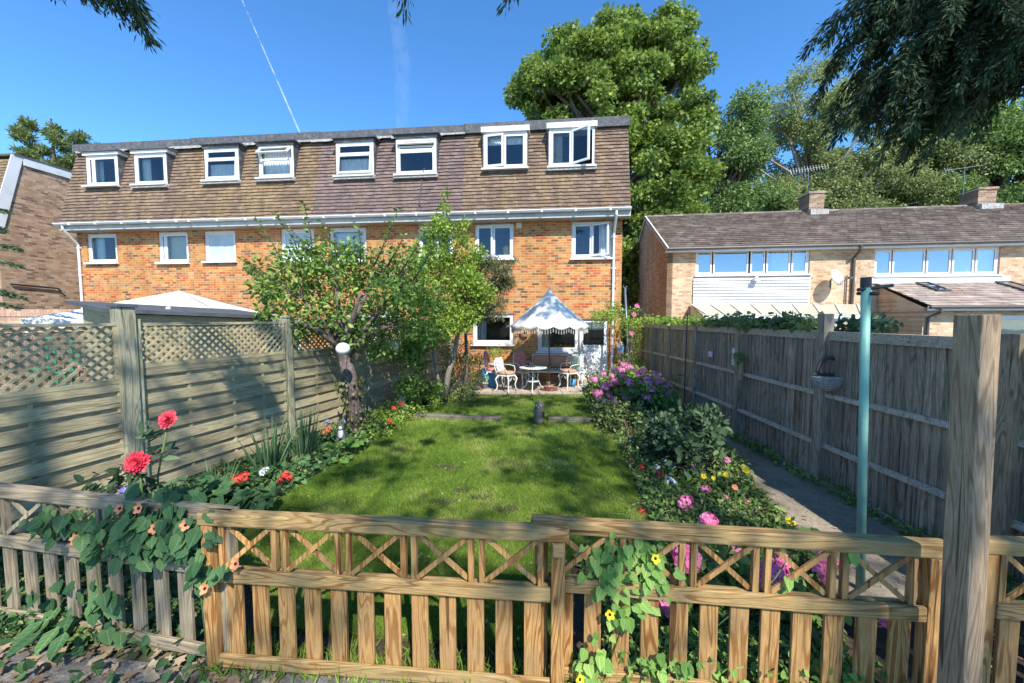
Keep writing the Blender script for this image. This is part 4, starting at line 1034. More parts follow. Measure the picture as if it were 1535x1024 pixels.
# ---------- right fence: upright feather-edge boards
rf = thing('fence', 'tall weathered grey fence of upright boards along the right of the garden path', 'fence', (0,0,0))
RFX = [(3.62, 1.2), (3.64, 2.72), (3.64, 4.40), (3.69, 6.15), (3.70, 7.6), (3.68, 8.85), (3.66, 9.8), (3.62, 10.55), (3.50, 11.2)]
for i, (x, y) in enumerate(RFX):
    far = i >= 5; hg = 2.0 if i == 2 else 1.84
    pb = MB(); w = .11 if i in (1,2) else .09; pb.box(-w, 0, -w/2, w/2, 0, hg)
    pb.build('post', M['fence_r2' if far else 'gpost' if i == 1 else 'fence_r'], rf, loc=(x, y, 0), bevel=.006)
    if i == len(RFX)-1: break
    x1, y1 = RFX[i+1]; L = math.hypot(x1-x, y1-y); ang = math.atan2(y1-y, x1-x)
    bm = MB(); q = 0.02
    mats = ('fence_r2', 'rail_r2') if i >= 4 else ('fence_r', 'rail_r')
    while q < L-.02:
        w = .088 + R.uniform(-.006, .006); tilt = R.uniform(-.003, .003); zt = 1.765 + R.uniform(-.012, .01); e = min(q+w+.018, L)
        th = .02; j = R.uniform(0, .004)
        bm.add([(q, .002+j, .03), (e, -.0+j, .03), (e, .008+j, .03), (q, .034+j, .03), (q+tilt, .002+j, zt), (e+tilt, -.0+j, zt), (e+tilt, .008+j, zt), (q+tilt, .034+j, zt)],
               [(0,3,2,1),(4,5,6,7),(0,1,5,4),(1,2,6,5),(2,3,7,6),(3,0,4,7)])
        q += w
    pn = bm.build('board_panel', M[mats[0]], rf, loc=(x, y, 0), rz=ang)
    for z in (.48, 1.07):
        rm = MB(); rm.add([(.05, .036, z-.03), (L-.05, .036, z-.03), (L-.05, .07, z-.022), (.05, .07, z-.022), (.05, .036, z+.03), (L-.05, .036, z+.03), (L-.05, .063, z+.02), (.05, .063, z+.02)], [(0,3,2,1),(4,5,6,7),(0,1,5,4),(1,2,6,5),(2,3,7,6),(3,0,4,7)])
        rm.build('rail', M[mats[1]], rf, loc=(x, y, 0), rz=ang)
    rm = MB(); rm.box(-.02, L, -.03, .06, 1.778, 1.80)
    rm.box(.05, L-.05, .04, .058, 1.70, 1.7779)
    rm.M = None
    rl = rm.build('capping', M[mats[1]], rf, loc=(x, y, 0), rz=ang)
    gb = MB(); gb.box(0, L, .008, .03, .0, .07); gb.build('gravel_board', M['rail_r'], rf, loc=(x-.03, y, 0), rz=ang)

# ---------- picket fence panels
pk = {}
def picket_mesh(h, mat):
    k = (round(h, 2), mat)
    if k not in pk:
        m = MB(); m.box(-.044, .044, -.0095, .0095, 0, h); pk[k] = m.mesh('picket', M[mat])
    return pk[k]
def picket_panel(label, p, q, npk, grey=False, left=True, right=True, latch=False, off=0.0):
    L = (q - p).length; ang = math.atan2(q.y-p.y, q.x-p.x)
    t = thing('picket_fence_panel', label, 'fence panel', (p.x, p.y, 0), ang, 'low picket fence panels across the front of the garden')
    rm, pm = ('prail_g', 'pick_g') if grey else ('prail', 'pick')
    y = off
    a = 0; b = L
    MB().box(a-.02, b+.02, y-.034, y+.034, .828, .9).build('top_rail', M[rm], t, bevel=.010)
    ia = a+.07 if left else a; ib_ = b-.07 if right else b
    MB().box(ia+.002, ib_-.002, y-.034, y-.010, .515, .588).build('middle_rail', M[rm], t, bevel=.006)
    MB().box(ia+.002, ib_-.002, y+.012, y+.034, .52, .578).build('back_rail', M[rm], t, bevel=.006)
    MB().box(ia+.002, ib_-.002, y-.034, y-.010, .03, .10).build('bottom_rail', M[rm], t, bevel=.006)
    if left: MB().box(a, a+.068, y-.031, y+.031, .02, .827).build('stile', M[pm], t, bevel=.005)
    if right: MB().box(b-.068, b, y-.031, y+.031, .02, .827).build('stile', M[pm], t, bevel=.005)
    for i in range(npk):
        x = ia + (ib_-ia)*(i+.62)/(npk+.24)
        o = link('picket', picket_mesh(.50 + 0*i, pm), t, (x, y+.001, .055), bevel=.003)
    c = MB(); n = 5; per = (ib_-ia-.03)/n
    for i in range(n):
        x = ia + .02 + i*per; w = per-.085
        for xx in (x, x+w+.028): c.box(xx, xx+.028, y-.016, y+.012, .589, .826)
        c.beam((x+.032, y-.010, .595), (x+w+.022, y-.010, .822), .012, .024)
        c.beam((x+.032, y+.006, .822), (x+w+.022, y+.006, .595), .012, .024)
    c.build('cross_brace', M[pm], t)
    if latch:
        MB().box(b-.062, b-.008, y-.055, y-.0345, .765, .83).build('latch_block', M['prail'], t, bevel=.006)
    return t
Z9 = .9
picket_panel('grey weathered picket panel at the left, half covered by a broad leaved vine', G(-95, 722, Z9)+Vector((0,.04,0)), G(338,769,Z9)+Vector((0,.05,0)), 12, grey=True)
picket_panel('middle golden picket panel standing in front of the lawn, with a small latch block', G(306,765,Z9), G(847,789,Z9), 12, latch=True)
picket_panel('golden picket panel with yellow flowered climber, left of the big post', G(803,783,Z9)+Vector((0,.06,0)), G(1424,817,Z9)+Vector((0,.03,0)), 12)
picket_panel('short end of picket panel at the right edge, beyond the big post', G(1474,808,Z9)+Vector((0,.02,0)), G(1474,808,Z9)+Vector((1.83,-.18,0)), 12)
p = G(1447, 930, .66); p.z = 0
gp = thing('gate_post', 'tall thick weathered timber post rising at the right end of the picket fence', 'post', p, rad(4))
MB().box(-.046, .046, -.046, .046, 0, 1.965).build('post_shaft', M['gpost'], gp, bevel=.004)
gp.rotation_euler = (0, rad(-1.5), rad(6))

# ---------- clothes post
p = G(1312, 880); p = Vector(((1312-767.5)/F*2.62, 2.62, 0))
cp = thing('clothes_post', 'turquoise painted clothes line post with black cap and hooks beside the path', 'post', p)
top = Y(1298, 428, 2.62) - p
MB().tube([(0,0,0), (top.x*.5, 0, top.z*.5), (top.x, top.y, top.z)], .026, 16).build('pole', M['teal'], cp, smooth=True)
m = MB(); m.tube([(top.x, 0, top.z-.012), (top.x-.002, 0, top.z+.055)], .030, 16); m.build('cap', M['black'], cp)
m = MB(); m.tube([(top.x-.06, -.01, top.z-.03), (top.x+.18, .0, top.z+.0)], .012, 8); m.tube([(top.x+.02, -.07, top.z-.06), (top.x, .06, top.z-.05)], .012, 8); m.build('hook', M['black'], cp, smooth=True)

# ---------- small things on the right fence
p = Y(1240, 562, 4.32)
b = thing('hanging_basket', 'grey woven half basket with dark rim hanging on the fence post', 'basket', (p.x, 4.30, p.z))
m = MB(); n = 20; prof = [(.195, .0), (.185, -.05), (.15, -.11), (.09, -.155), (.02, -.17)]
vs = []; fs = []
for r, z in prof:
    for k in range(n+1):
        a = math.pi + math.pi*k/n; rr = r*(1+.03*math.sin(k*3+z*80)); vs.append((rr*math.cos(a), rr*math.sin(a)*.75, z))
for i in range(len(prof)-1):
    for k in range(n): fs.append((i*(n+1)+k, i*(n+1)+k+1, (i+1)*(n+1)+k+1, (i+1)*(n+1)+k))
m.add(vs, fs)
for j in range(6):
    z = -.02 - j*.027; rr = np.interp(-z, [0,.05,.11,.155,.17], [.195,.185,.15,.09,.02])
    m.tube([(rr*math.cos(math.pi+math.pi*k/24), rr*.75*math.sin(math.pi+math.pi*k/24)-.006*(-1)**(k+j), z+.006*(-1)**(k+j)) for k in range(25)], .011, 6)
m.build('basket_body', M['rattan'], b, smooth=True)
m = MB(); m.tube([(.2*math.cos(2*math.pi*k/24), .15*min(0, math.sin(2*math.pi*k/24))-.0, .01) for k in range(25)], .017, 6); m.build('rim', M['rattan_d'], b, smooth=True)
m = MB(); m.tube([(.13*math.cos(math.pi*k/14), .0, .01+.19*math.sin(math.pi*k/14)) for k in range(15)], .02, 8); m.build('handle', M['rattan_d'], b, smooth=True)
for px, py, w, h, lab, mat in ((1063, 531, .12, .10, 'small pale picture pinned high on the grey fence', 'flor_cush'), (1099, 535, .12, .28, 'narrow tall picture of a bird over yellow flowers on the grey fence', 'stone')):
    yy = ((px-767.5)/F); yy = 3.6/yy
    pz = Y(px, py, yy).z
    t = thing('fence_picture', lab, 'picture', (3.645, yy, pz), 0)
    MB().box(-.012, 0, -w/2, w/2, -h/2, h/2).build('board', M['white_old'], t)
    MB().box(-.016, -.013, -w/2+.01, w/2-.01, -h/2+.01, h/2-.01).build('print', M['paperw'] if h > .2 else M['flor_cush'], t)
    if h > .2:
        m = MB(); m.ball((-.018, -.01, .02), .03, 10, 6, sq=(.1, .8, 1.8)); m.build('bird', M['shed'], t)
        m = MB(); m.ball((-.018, .0, -.09), .035, 10, 6, sq=(.1, 1, .9)); m.build('flower', M['yellow'], t)
yy = 3.58/((1114-767.5)/F); pz = Y(1114, 550, yy).z
t = thing('post_ornament', 'dark feathery ornament hung on a grey fence post', 'ornament', (3.58, yy, pz))
m = MB(); m.box(-.03, 0, -.035, .035, -.2, .1); m.build('board', M['gpost'], t)
P_, v_ = in_ball(120, (-.04, 0, .14), .08); leaf_mesh('tuft', P_, .06, M['lf_dark'], 'narrow', v_, parent=t)
p = G(1024, 640); t = thing('plant_stake', 'thin dark metal rod standing among the bushes', 'garden rod', (p.x, p.y, 0)); m = MB(); zt = Y(1027, 470, p.y).z
m.tube([(0,0,0), (.02, 0, zt)], .011, 6); t2 = m.build('rod', M['black'], t)
m = MB(); m.tube([(0,0,.95), (-.08,0,.93), (-.12,0,.95)], .008, 6); m.build('hook', M['black'], t)

# ---------- sleepers and carved owl at the far end of the lawn
def sleeper(label, p, q, h, w=.12, end=None):
    L = (q-p).length; a = math.atan2(q.y-p.y, q.x-p.x)
    t = thing('sleeper_edging', label, 'log edging', (p.x, p.y, 0), a, 'sleepers across the lawn')
    m = MB(); n = 12
    vs = []; 
    for i in range(n+1):
        x = L*i/n; j = R.uniform(-.006, .006); vs += [(x, j, 0), (x, w+j, 0), (x, w+j, h+j), (x, j, h-j)]
    fs = [(0,1,2,3), tuple(n*4+k for k in (3,2,1,0))]
    for i in range(n):
        for k in range(4): fs.append((i*4+k, i*4+(k+1) % 4, (i+1)*4+(k+1) % 4, (i+1)*4+k)[::-1])
    m.add(vs, fs); m.build('beam', M['log'], t, bevel=.008)
    if end: MB().box(L+.003, L+end, -.03, w+.03, 0, h-.0).build('end_block', M['log'], t, bevel=.01)
sleeper('pale sunlit sleeper lying on the lawn at the left', G(618,628), G(722,632), .09, end=.36)
sleeper('dark mossy sleeper lying beside the carved owl', G(822,634), G(925,637), .10)
p = G(808, 636); ow = thing('owl_statue', 'small carved wooden owl standing at the end of the sleeper on the lawn', 'statue', (p.x, p.y, 0), rad(-10))
m = MB(); m.lathe([(.001,0),(.075,.0),(.085,.08),(.07,.12),(.085,.17),(.095,.25),(.08,.31),(.085,.35),(.075,.40),(.035,.425),(.001,.43)], 16, wob=lambda a, i: 1+.07*math.sin(3*a+i))
m.build('body', M['log'], ow, smooth=True)
m = MB(); m.ball((-.04,-.07,.36), .022, 10, 6); m.ball((.04,-.07,.36), .022, 10, 6); m.add([(-.015,-.085,.345),(.015,-.085,.345),(0,-.11,.31)], [(0,1,2)]); m.build('face', M['stone'], ow, smooth=True)
m = MB(); 
for s in (-1, 1): m.ball((s*.075, .0, .22), .09, 10, 8, sq=(.35, .7, 1.1))
m.build('wing', M['log'], ow, smooth=True)
# ---------- patio furniture
PZ = .04
def chair(label, p, rz, back, seat, tall=False, pillow=None, s=1.0):
    t = thing('garden_chair', label, 'chair', (p[0], p[1], PZ), rz, 'white cast iron chairs around the patio table')
    for i, (sx, sy) in enumerate(((-1,-1),(1,-1),(-1,1),(1,1))):
        x, y = sx*.19, sy*.17
        m = MB(); m.tube([(x*.85, y*.85, .42), (x*1.15, y*1.15, .33), (x*.95, y*.95, .18), (x*1.0, y*1.0, .08), (x*1.3, y*1.3, .0)], [.026, .022, .017, .015, .02], 7)
        if sy < 0: m.tube([(x*1.1, y*1.1, .34), (x*.5, y*1.05, .29), (x*.15, y*1.0, .38)], .011, 6)
        m.build('leg', M['iron'], t, smooth=True)
    m = MB(); m.lathe([(.001,.405),(.2,.405),(.225,.42),(.225,.44),(.2,.45),(.001,.45)], 20); m.build('seat', M['iron'], t)
    hb = .52 if tall else .40
    m = MB(); arc = [(-.2, .17, .45), (-.22, .21, .60), (-.20, .25, .45+hb*.85), (-.08, .27, .45+hb), (.08, .27, .45+hb), (.20, .25, .45+hb*.85), (.22, .21, .60), (.2, .17, .45)]
    m.tube(arc, .014, 7)
    for q in (-.1, 0, .1): m.tube([(q, .19, .45), (q*1.4, .23, .62), (q*.5, .26, .44+hb)], .009, 6)
    for k in range(3): m.tube([(-.18, .2+.02*k, .55+.1*k), (0, .22+.02*k, .52+.1*k), (.18, .2+.02*k, .55+.1*k)], .008, 6)
    m.build('back_frame', M['iron'], t, smooth=True)
    m = MB()
    for sx in (-1, 1): m.tube([(sx*.215, .22, .66), (sx*.25, .05, .67), (sx*.25, -.1, .64), (sx*.22, -.14, .55), (sx*.2, -.12, .45)], .011, 6)
    m.build('arm', M['iron'], t, smooth=True)
    m = MB(); m.lathe([(.001,0),(.19,0),(.215,.02),(.215,.045),(.19,.07),(.001,.08)], 20, (0,-.01,.452), wob=lambda a, i: 1+.02*math.sin(8*a)); m.build('seat_cushion', M[seat], t, smooth=True)
    if back:
        m = MB(); nx, nz = 5, 7; vs = []; fs = []; W_ = .19; z0 = .50; z1 = .47+hb
        g = 12; gz = 18
        for side in (0, 1):
            for j in range(gz+1):
                for i in range(g+1):
                    u = i/g*2-1; w = j/gz; taper = 1 - .25*max(0, w-.75)/.25
                    puff = .03*(1-u**6)*(1-(2*w-1)**8)*(.6+.4*abs(math.sin(math.pi*i/g*3)*math.sin(math.pi*j/gz*5)))
                    vs.append((u*W_*taper, .17+.07*w - (.012+puff if side == 0 else -.012), z0+(z1-z0)*w))
        nn = (g+1)*(gz+1)
        for j in range(gz):
            for i in range(g):
                a = j*(g+1)+i; fs.append((a, a+1, a+g+2, a+g+1)); b = a+nn; fs.append((b+1, b, b+g+1, b+g+2))
        for j in range(gz): a = j*(g+1); fs.append((a+g+1, a+g+1+nn, a+nn, a)); a += g; fs.append((a, a+nn, a+g+1+nn, a+g+1))
        for i in range(g): a = i; fs.append((a, a+nn, a+1+nn, a+1)); a += gz*(g+1); fs.append((a+1, a+1+nn, a+nn, a))
        m.add(vs, fs); m.build('back_cushion', M[back], t, smooth=True)
    if pillow:
        m = MB(); m.ball((.0, .06, .70), .18, 14, 10, sq=(1, .38, 1.0)); m.build('pillow', M[pillow], t, smooth=True)
    t.scale = (s, s, s)
    return t
def at(px, py, y): 
    v = Y(px, py, y); return (v.x, v.y)
chair('white iron chair with tall pink buttoned cushion, behind at the left by the fence', at(741, 560, 10.65), rad(75), 'pink_cush', 'pink_cush', True)
chair('front left white iron chair with flowery white pillow and orange seat pad', at(759, 560, 9.98), rad(60), 'flor_cush', 'tan_cush', False)
chair('white iron chair with pink buttoned cushion behind the round table', at(786, 560, 10.6), rad(35), 'pink_cush', 'tan_cush', True)
chair('white iron chair with green flowery cushion at the right, in front of the door', at(853, 560, 10.4), rad(-65), 'grn_cush', 'tan_cush', False)
# round table
tx, ty = at(799, 560, 10.05)
t = thing('garden_table', 'small round white iron table on three curved legs on the patio', 'table', (tx, ty, PZ), .4)
m = MB(); m.lathe([(.001,.60),(.35,.60),(.365,.607),(.365,.62),(.35,.627),(.001,.627)], 32); m.build('table_top', M['iron'], t)
for k in range(3):
    a = 2*math.pi*k/3; c, s = math.cos(a), math.sin(a)
    m = MB(); m.tube([(c*.1, s*.1, .60), (c*.16, s*.16, .5), (c*.13, s*.13, .32), (c*.22, s*.22, .12), (c*.34, s*.34, .015), (c*.37, s*.37, .0)], [.018,.014,.013,.014,.014,.018], 7); m.build('leg', M['iron'], t, smooth=True)
m = MB(); m.lathe([(.001,.25),(.17,.25),(.17,.265),(.001,.265)], 20); m.build('lower_shelf', M['iron'], t)
b = thing('dark_bowl', 'dark bowl of oddments on the round table', 'bowl', (tx-.06, ty, PZ+.628)); m = MB(); m.lathe([(.001,0),(.07,0),(.13,.03),(.14,.05),(.125,.05),(.07,.02),(.001,.02)], 18); m.build('bowl', M['shed'], b, smooth=True); m = MB(); m.ball((0,0,.07), .065, 12, 8, sq=(1.1,.8,.8), nz=.1); m.build('contents', M['black'], b, smooth=True)
# bench under the kitchen window
bx, by = at(838, 560, 10.95)
t = thing('garden_bench', 'low garden bench with flowery back cushions under the kitchen window', 'bench', (bx, by, PZ), TA)
m = MB(); m.box(-.78, .70, -.25, .2, .38, .42); m.build('seat', M['iron'], t, bevel=.01)
m = MB(); m.box(-.76, .68, -.24, .16, .421, .485); m.build('seat_cushion', M['grn_cush'], t, bevel=.03)
for x in (-.72, .64):
    for y in (-.2, .16): m = MB(); m.tube([(x,y,.38),(x,y,0)], .022, 8); m.build('leg', M['iron'], t, smooth=True)
m = MB(); m.ring(-.78, .70, .42, .86, .03, .17, .2); m.build('back_frame', M['iron'], t, bevel=.004)
for k in range(3):
    m = MB(); a = -.73+k*.475; m.box(a, a+.455, .05, .165, .49, .82); m.build('back_cushion', M['tan_cush' if k < 2 else 'flor_cush'], t, bevel=.04)
m = MB(); m.M = Matrix.Translation((.45, .0, .62)) @ Matrix.Rotation(rad(35), 4, 'Y'); m.box(-.15,.15,-.06,.06,-.15,.15); m.build('pillow', M['pink_cush'], t, bevel=.05)
# parasol
ux, uy = at(823, 560, 10.2)
t = thing('parasol', 'cream pointed canvas parasol with scalloped rim over the patio table', 'parasol', (ux, uy, PZ))
zp = 2.75 - PZ; zr = 1.72 - PZ
MB().tube([(0,0,.03),(0,0,zp-.05)], .019, 12).build('pole', M['pole_br'], t, smooth=True)
m = MB(); n = 16; per = 6; prof = [(0, 1.0), (.04, .93), (.10, .84), (.16, .775), (.28, .66), (.5, .455), (.75, .235), (.93, .085), (1.0, .02)]
vs = []; fs = []; K = n*per
for r, h in prof:
    for k in range(K):
        a = 2*math.pi*k/K; ph = (k % per)/per; sag = math.sin(math.pi*ph)
        rr = r*1.04*(1 - .035*sag*r); z = zr + (zp-zr)*h - (.035*sag*r) - (.035*sag if r == 1.0 else 0)
        vs.append((rr*math.cos(a), rr*math.sin(a), z))
for i in range(1, len(prof)-1):
    for k in range(K): k2 = (k+1) % K; fs.append((i*K+k, i*K+k2, (i+1)*K+k2, (i+1)*K+k))
for k in range(K): fs.append((k, (k+1) % K, K+(k+1) % K, K+k))
m.add(vs, fs); cn = m.build('canopy', M['canvas'], t, smooth=True)
sd = cn.modifiers.new('Solid', 'SOLIDIFY'); sd.thickness = .004
m = MB()
for k in range(n):
    a = 2*math.pi*k/n; m.tube([(r*1.04*math.cos(a), r*1.04*math.sin(a), zr+(zp-zr)*h+.004) for r, h in prof[2:]], .006, 5)
m.build('seam', M['canvas'], cn)
m = MB()
for k in range(n*6):
    a = 2*math.pi*k/(n*6); r = 1.0; sag = math.sin(math.pi*((k % 6)/6)); z = zr-.03-.05*sag; m.tube([(r*math.cos(a), r*math.sin(a), z+.03), (r*math.cos(a), r*math.sin(a), z-.08)], [.007, .011], 4)
m.build('tassels', M['stone'], cn)
m = MB()
for k in range(8):
    a = 2*math.pi*k/8+.2; m.tube([(.02*math.cos(a), .02*math.sin(a), zp-.12), (.95*math.cos(a), .95*math.sin(a), zr+.02)], .008, 5); m.tube([(.02*math.cos(a), .02*math.sin(a), zr+.02), (.45*math.cos(a), .45*math.sin(a), zr+.42)], .006, 5)
m.build('rib', M['pole_br'], t, smooth=True)
m = MB(); m.lathe([(.001,.0),(.24,.0),(.24,.03),(.2,.05),(.05,.07),(.035,.22),(.001,.22)], 24); m.build('base', M['pole_br'], t, smooth=True)
m = MB(); m.lathe([(.001,0),(.02,.0),(.028,.03),(.01,.06),(.0,.08)], 10, (0,0,zp-.01)); m.build('finial', M['canvas'], t, smooth=True)
# crates, pots, oddments
for k in range(3):
    x, y = at(732, 560, 10.7); t = thing('plastic_crate', ['lowest blue crate', 'middle blue crate', 'top blue crate'][k] + ' of the stack by the patio wall', 'crate', (x, y, PZ + .165*k), .05*k, 'stacked blue crates')
    m = MB(); w, d, h = .17, .13, .16
    m.box(-w, w, -d, d, 0, .01); m.box(-w, w, -d, -d+.01, .011, h); m.box(-w, w, d-.01, d, .011, h); m.box(-w, -w+.01, -d+.011, d-.011, .011, h); m.box(w-.01, w, -d+.011, d-.011, .011, h)
    m.build('tub', M['blue'], t); r = MB(); r.ring(-w-.012, w+.012, 0, .02, .018, 0, .01) if 0 else r.box(-w-.012, w+.012, -d-.012, -d-.001, h-.025, h); r.build('rim', M['blue'], t)
x, y = at(736, 560, 10.9); t = thing('side_table', 'low pale shelf table over the blue crates', 'table', (x, y, PZ)); MB().box(-.35, .95, -.16, .16, .60, .625).build('table_top', M['iron'], t)
for sx in (-.32, .9):
    m = MB(); m.tube([(sx,-.12,.6),(sx,-.12,0)], .014, 6); m.tube([(sx,.12,.6),(sx,.12,0)], .014, 6); m.build('leg', M['iron'], t)
def pot(label, px, py, yy, r, mat, plantmat=None, z=PZ, dens=None, h=.1):
    x, y = at(px, py, yy); t = thing('plant_pot', label, 'plant pot', (x, y, z)); m = MB(); m.lathe([(.001,0),(r*.75,0),(r,r*1.5),(r*1.08,r*1.5),(r*1.08,r*1.75),(r*.92,r*1.75),(r*.9,r*1.5),(.001,r*1.5)], 18); m.build('pot', M[mat], t, smooth=True)
    if plantmat:
        P_, v_ = in_ball(dens or 90, (0,0,r*1.75+h*.6), h); leaf_mesh('foliage', P_, .05, M[plantmat], 'leaf', v_, parent=t)
    return t
pot('small blue grey pot at the right edge of the patio', 876, 592, 9.9, .07, 'shed', 'fl_white', h=.05, dens=20)
pot('low pink pot by the foot of the parasol', 822, 588, 10.0, .08, 'pink_cush', 'lf_bush', h=.05, dens=20)
pot('terracotta pot behind the green cushioned chair', 862, 585, 10.9, .10, 'terra', 'lf_bush')
pot('pale pot with dry flowers in front of the blue crates', 727, 583, 10.4, .09, 'stone', 'lf_light', h=.12)
x, y = at(858, 560, 10.75); t = thing('water_bucket', 'small blue bucket beneath the right patio chair', 'bucket', (x, y, PZ)); m = MB(); m.lathe([(.001,0),(.09,0),(.11,.2),(.1,.2),(.08,.02),(.001,.02)], 18); m.build('pail', M['blue'], t, smooth=True)
sx, sz = TP(786, 500); o_ = TO + Vector((math.cos(TA)*sx + math.sin(TA)*.08, math.sin(TA)*sx - math.cos(TA)*.08, sz))
t = thing('wall_ornament', 'round straw ornament hung on the brick wall between the two windows', 'ornament', o_, TA)
m = MB(); m.ball((0,0,.02), .13, 14, 8, sq=(1,.35,1.1), nz=.1); m.build('wreath', M['tan_cush'], t, smooth=True); m = MB(); m.ball((.05,-.05,.08), .06, 8, 6, nz=.2); m.build('bow', M['lf_light'], t)
for k, (px, py, lab) in enumerate(((703, 482, 'upper brown paper lantern beside the sunny window'), (697, 491, 'lower brown paper lantern beside the sunny window'))):
    p = Y(px, py, 8.5); t = thing('paper_lantern', lab, 'paper lantern', p, 0, 'round paper lanterns in the trees'); m = MB(); m.lathe([(.12*math.sin(math.pi*i/24)*(1+.03*(i % 2)), -.12*math.cos(math.pi*i/24)) for i in range(25)], 20); m.build('globe', M['paperb'], t, smooth=True); m = MB(); m.tube([(0,0,.11),(.03,0,.5)], .004, 4); m.build('cord', M['black'], t)
for px, py, yy, r, mat, lab in ((514, 523, 5.75, .10, 'paperw', 'white round paper lantern hanging before the left fence'), (589, 519, 7.2, .10, 'paperw', 'white and pink round paper lantern hanging deeper in the apple tree')):
    p = Y(px, py, yy); t = thing('paper_lantern', lab, 'paper lantern', p, 0, 'round paper lanterns in the trees'); m = MB(); m.lathe([(r*math.sin(math.pi*i/26)*(1+.03*(i % 2)), -r*.93*math.cos(math.pi*i/26)) for i in range(27)], 24); m.build('globe', M[mat], t, smooth=True)
    if yy > 6: m = MB(); m.lathe([(r*1.04*math.sin(math.pi*i/26), -r*.96*math.cos(math.pi*i/26)) for i in range(0, 10)], 24); m.build('tinted_base', M['paperp'], t, smooth=True)
    m = MB(); m.tube([(0,0,r*.9),(.02,.1,r+.35)], .004, 4); m.build('cord', M['black'], t)
# cherub on a plinth among the left border
p = G(604, 622); t = thing('cherub_statue', 'small pale stone cherub kneeling on a plinth in the left border', 'statue', (p.x, p.y, .0), rad(-20))
m = MB(); m.lathe([(.001,0),(.09,0),(.09,.05),(.06,.08),(.06,.16),(.085,.2),(.085,.23),(.001,.23)], 14); m.build('plinth', M['stone'], t)
sk = bpy.data.meshes.new('body'); vv = [(0,0,.29),(0,0,.38),(0,0,.45),(0,-.005,.50),(0,-.012,.56),(.055,0,.44),(.085,-.03,.38),(.04,-.08,.37),(-.055,0,.44),(-.085,-.03,.38),(-.04,-.08,.38),(.045,-.02,.28),(.06,-.09,.30),(.05,-.03,.24),(-.045,-.02,.28),(-.06,-.09,.27),(-.05,-.04,.24)]
ee = [(0,1),(1,2),(2,3),(3,4),(2,5),(5,6),(6,7),(2,8),(8,9),(9,10),(0,11),(11,12),(12,13),(0,14),(14,15),(15,16)]
sk.from_pydata(vv, ee, []); sk.materials.append(M['stone']); o_ = link('body', sk, t); mo = o_.modifiers.new('Skin', 'SKIN'); rs = [.05,.05,.042,.024,.048,.024,.02,.016,.024,.02,.016,.036,.03,.02,.036,.03,.02]
for i, r_ in enumerate(rs): sk.skin_vertices[0].data[i].radius = (r_, r_)
sk.skin_vertices[0].data[0].use_root = True
o_.modifiers.new('Sub', 'SUBSURF').levels = 1; o_.modifiers['Sub'].render_levels = 1
m = MB(); m.ball((0, .0, .575), .05, 12, 8, nz=.15); m.build('curly_hair', M['stone'], t)
p = G(512, 668); t = thing('cat_statue', 'black and white cat ornament sitting by the apple trunk', 'ornament', (p.x, p.y, .0), rad(20))
vv = [(0,.0,.10),(0,-.03,.2),(0,-.06,.27),(0,-.09,.33),(.04,-.1,.12),(.04,-.12,.0),(-.04,-.1,.12),(-.04,-.12,0),(.06,.06,.06),(-.06,.06,.06),(.0,.12,.04),(.1,.16,.03)]
sk = bpy.data.meshes.new('body'); sk.from_pydata(vv, [(0,1),(1,2),(2,3),(1,4),(4,5),(1,6),(6,7),(0,8),(0,9),(0,10),(10,11)], []); sk.materials.append(M['shed']); o_ = link('body', sk, t); o_.modifiers.new('Skin', 'SKIN')
for i, r_ in enumerate([.085,.075,.045,.06,.03,.025,.03,.025,.06,.06,.03,.02]): sk.skin_vertices[0].data[i].radius = (r_, r_)
sk.skin_vertices[0].data[0].use_root = True; o_.modifiers.new('Sub', 'SUBSURF').render_levels = 1
m = MB(); m.add([(.015,-.09,.37),(.055,-.085,.37),(.042,-.085,.425)], [(0,1,2)]); m.add([(-.055,-.085,.37),(-.015,-.09,.37),(-.042,-.085,.425)], [(0,1,2)]); m.build('ear', M['shed'], t)
m = MB(); m.ball((0,-.125,.22), .05, 12, 8, sq=(.8,.5,1.5)); m.ball((0,-.145,.31), .028, 10, 6); m.build('white_bib', M['white_old'], t, smooth=True)
# washing prop leaning by the house corner, and washing line arm
p = G(944, 588); q = Y(937, 432, p.y + .4)
t = thing('line_prop', 'tall grey metal clothes prop leaning by the house corner', 'clothes prop', (p.x, p.y, 0)); d = q - Vector((p.x, p.y, 0))
MB().tube([(0,0,.0), d], .028, 10).build('pole', M['metal'], t, smooth=True); m = MB(); m.tube([d+Vector((-.06,0,.05)), d, d+Vector((.06,0,.05))], .012, 6); m.build('fork', M['metal'], t)
p = Y(929, 520, 11.2); t = thing('bird_feeder', 'small white and blue feeder hanging beside the house corner', 'feeder', (p.x, 11.1, p.z))
m = MB(); m.lathe([(.001,-.2),(.08,-.2),(.085,.05),(.05,.14),(.001,.16)], 14); m.build('body', M['white'], t, smooth=True); m = MB(); m.lathe([(.087,-.1),(.09,-.1),(.09,-.02),(.087,-.02)], 14); m.build('band', M['blue'], t); m = MB(); m.tube([(0,0,.16),(0,0,.5),(.0,.2,.55)], .008, 5); m.build('hook', M['black'], t)

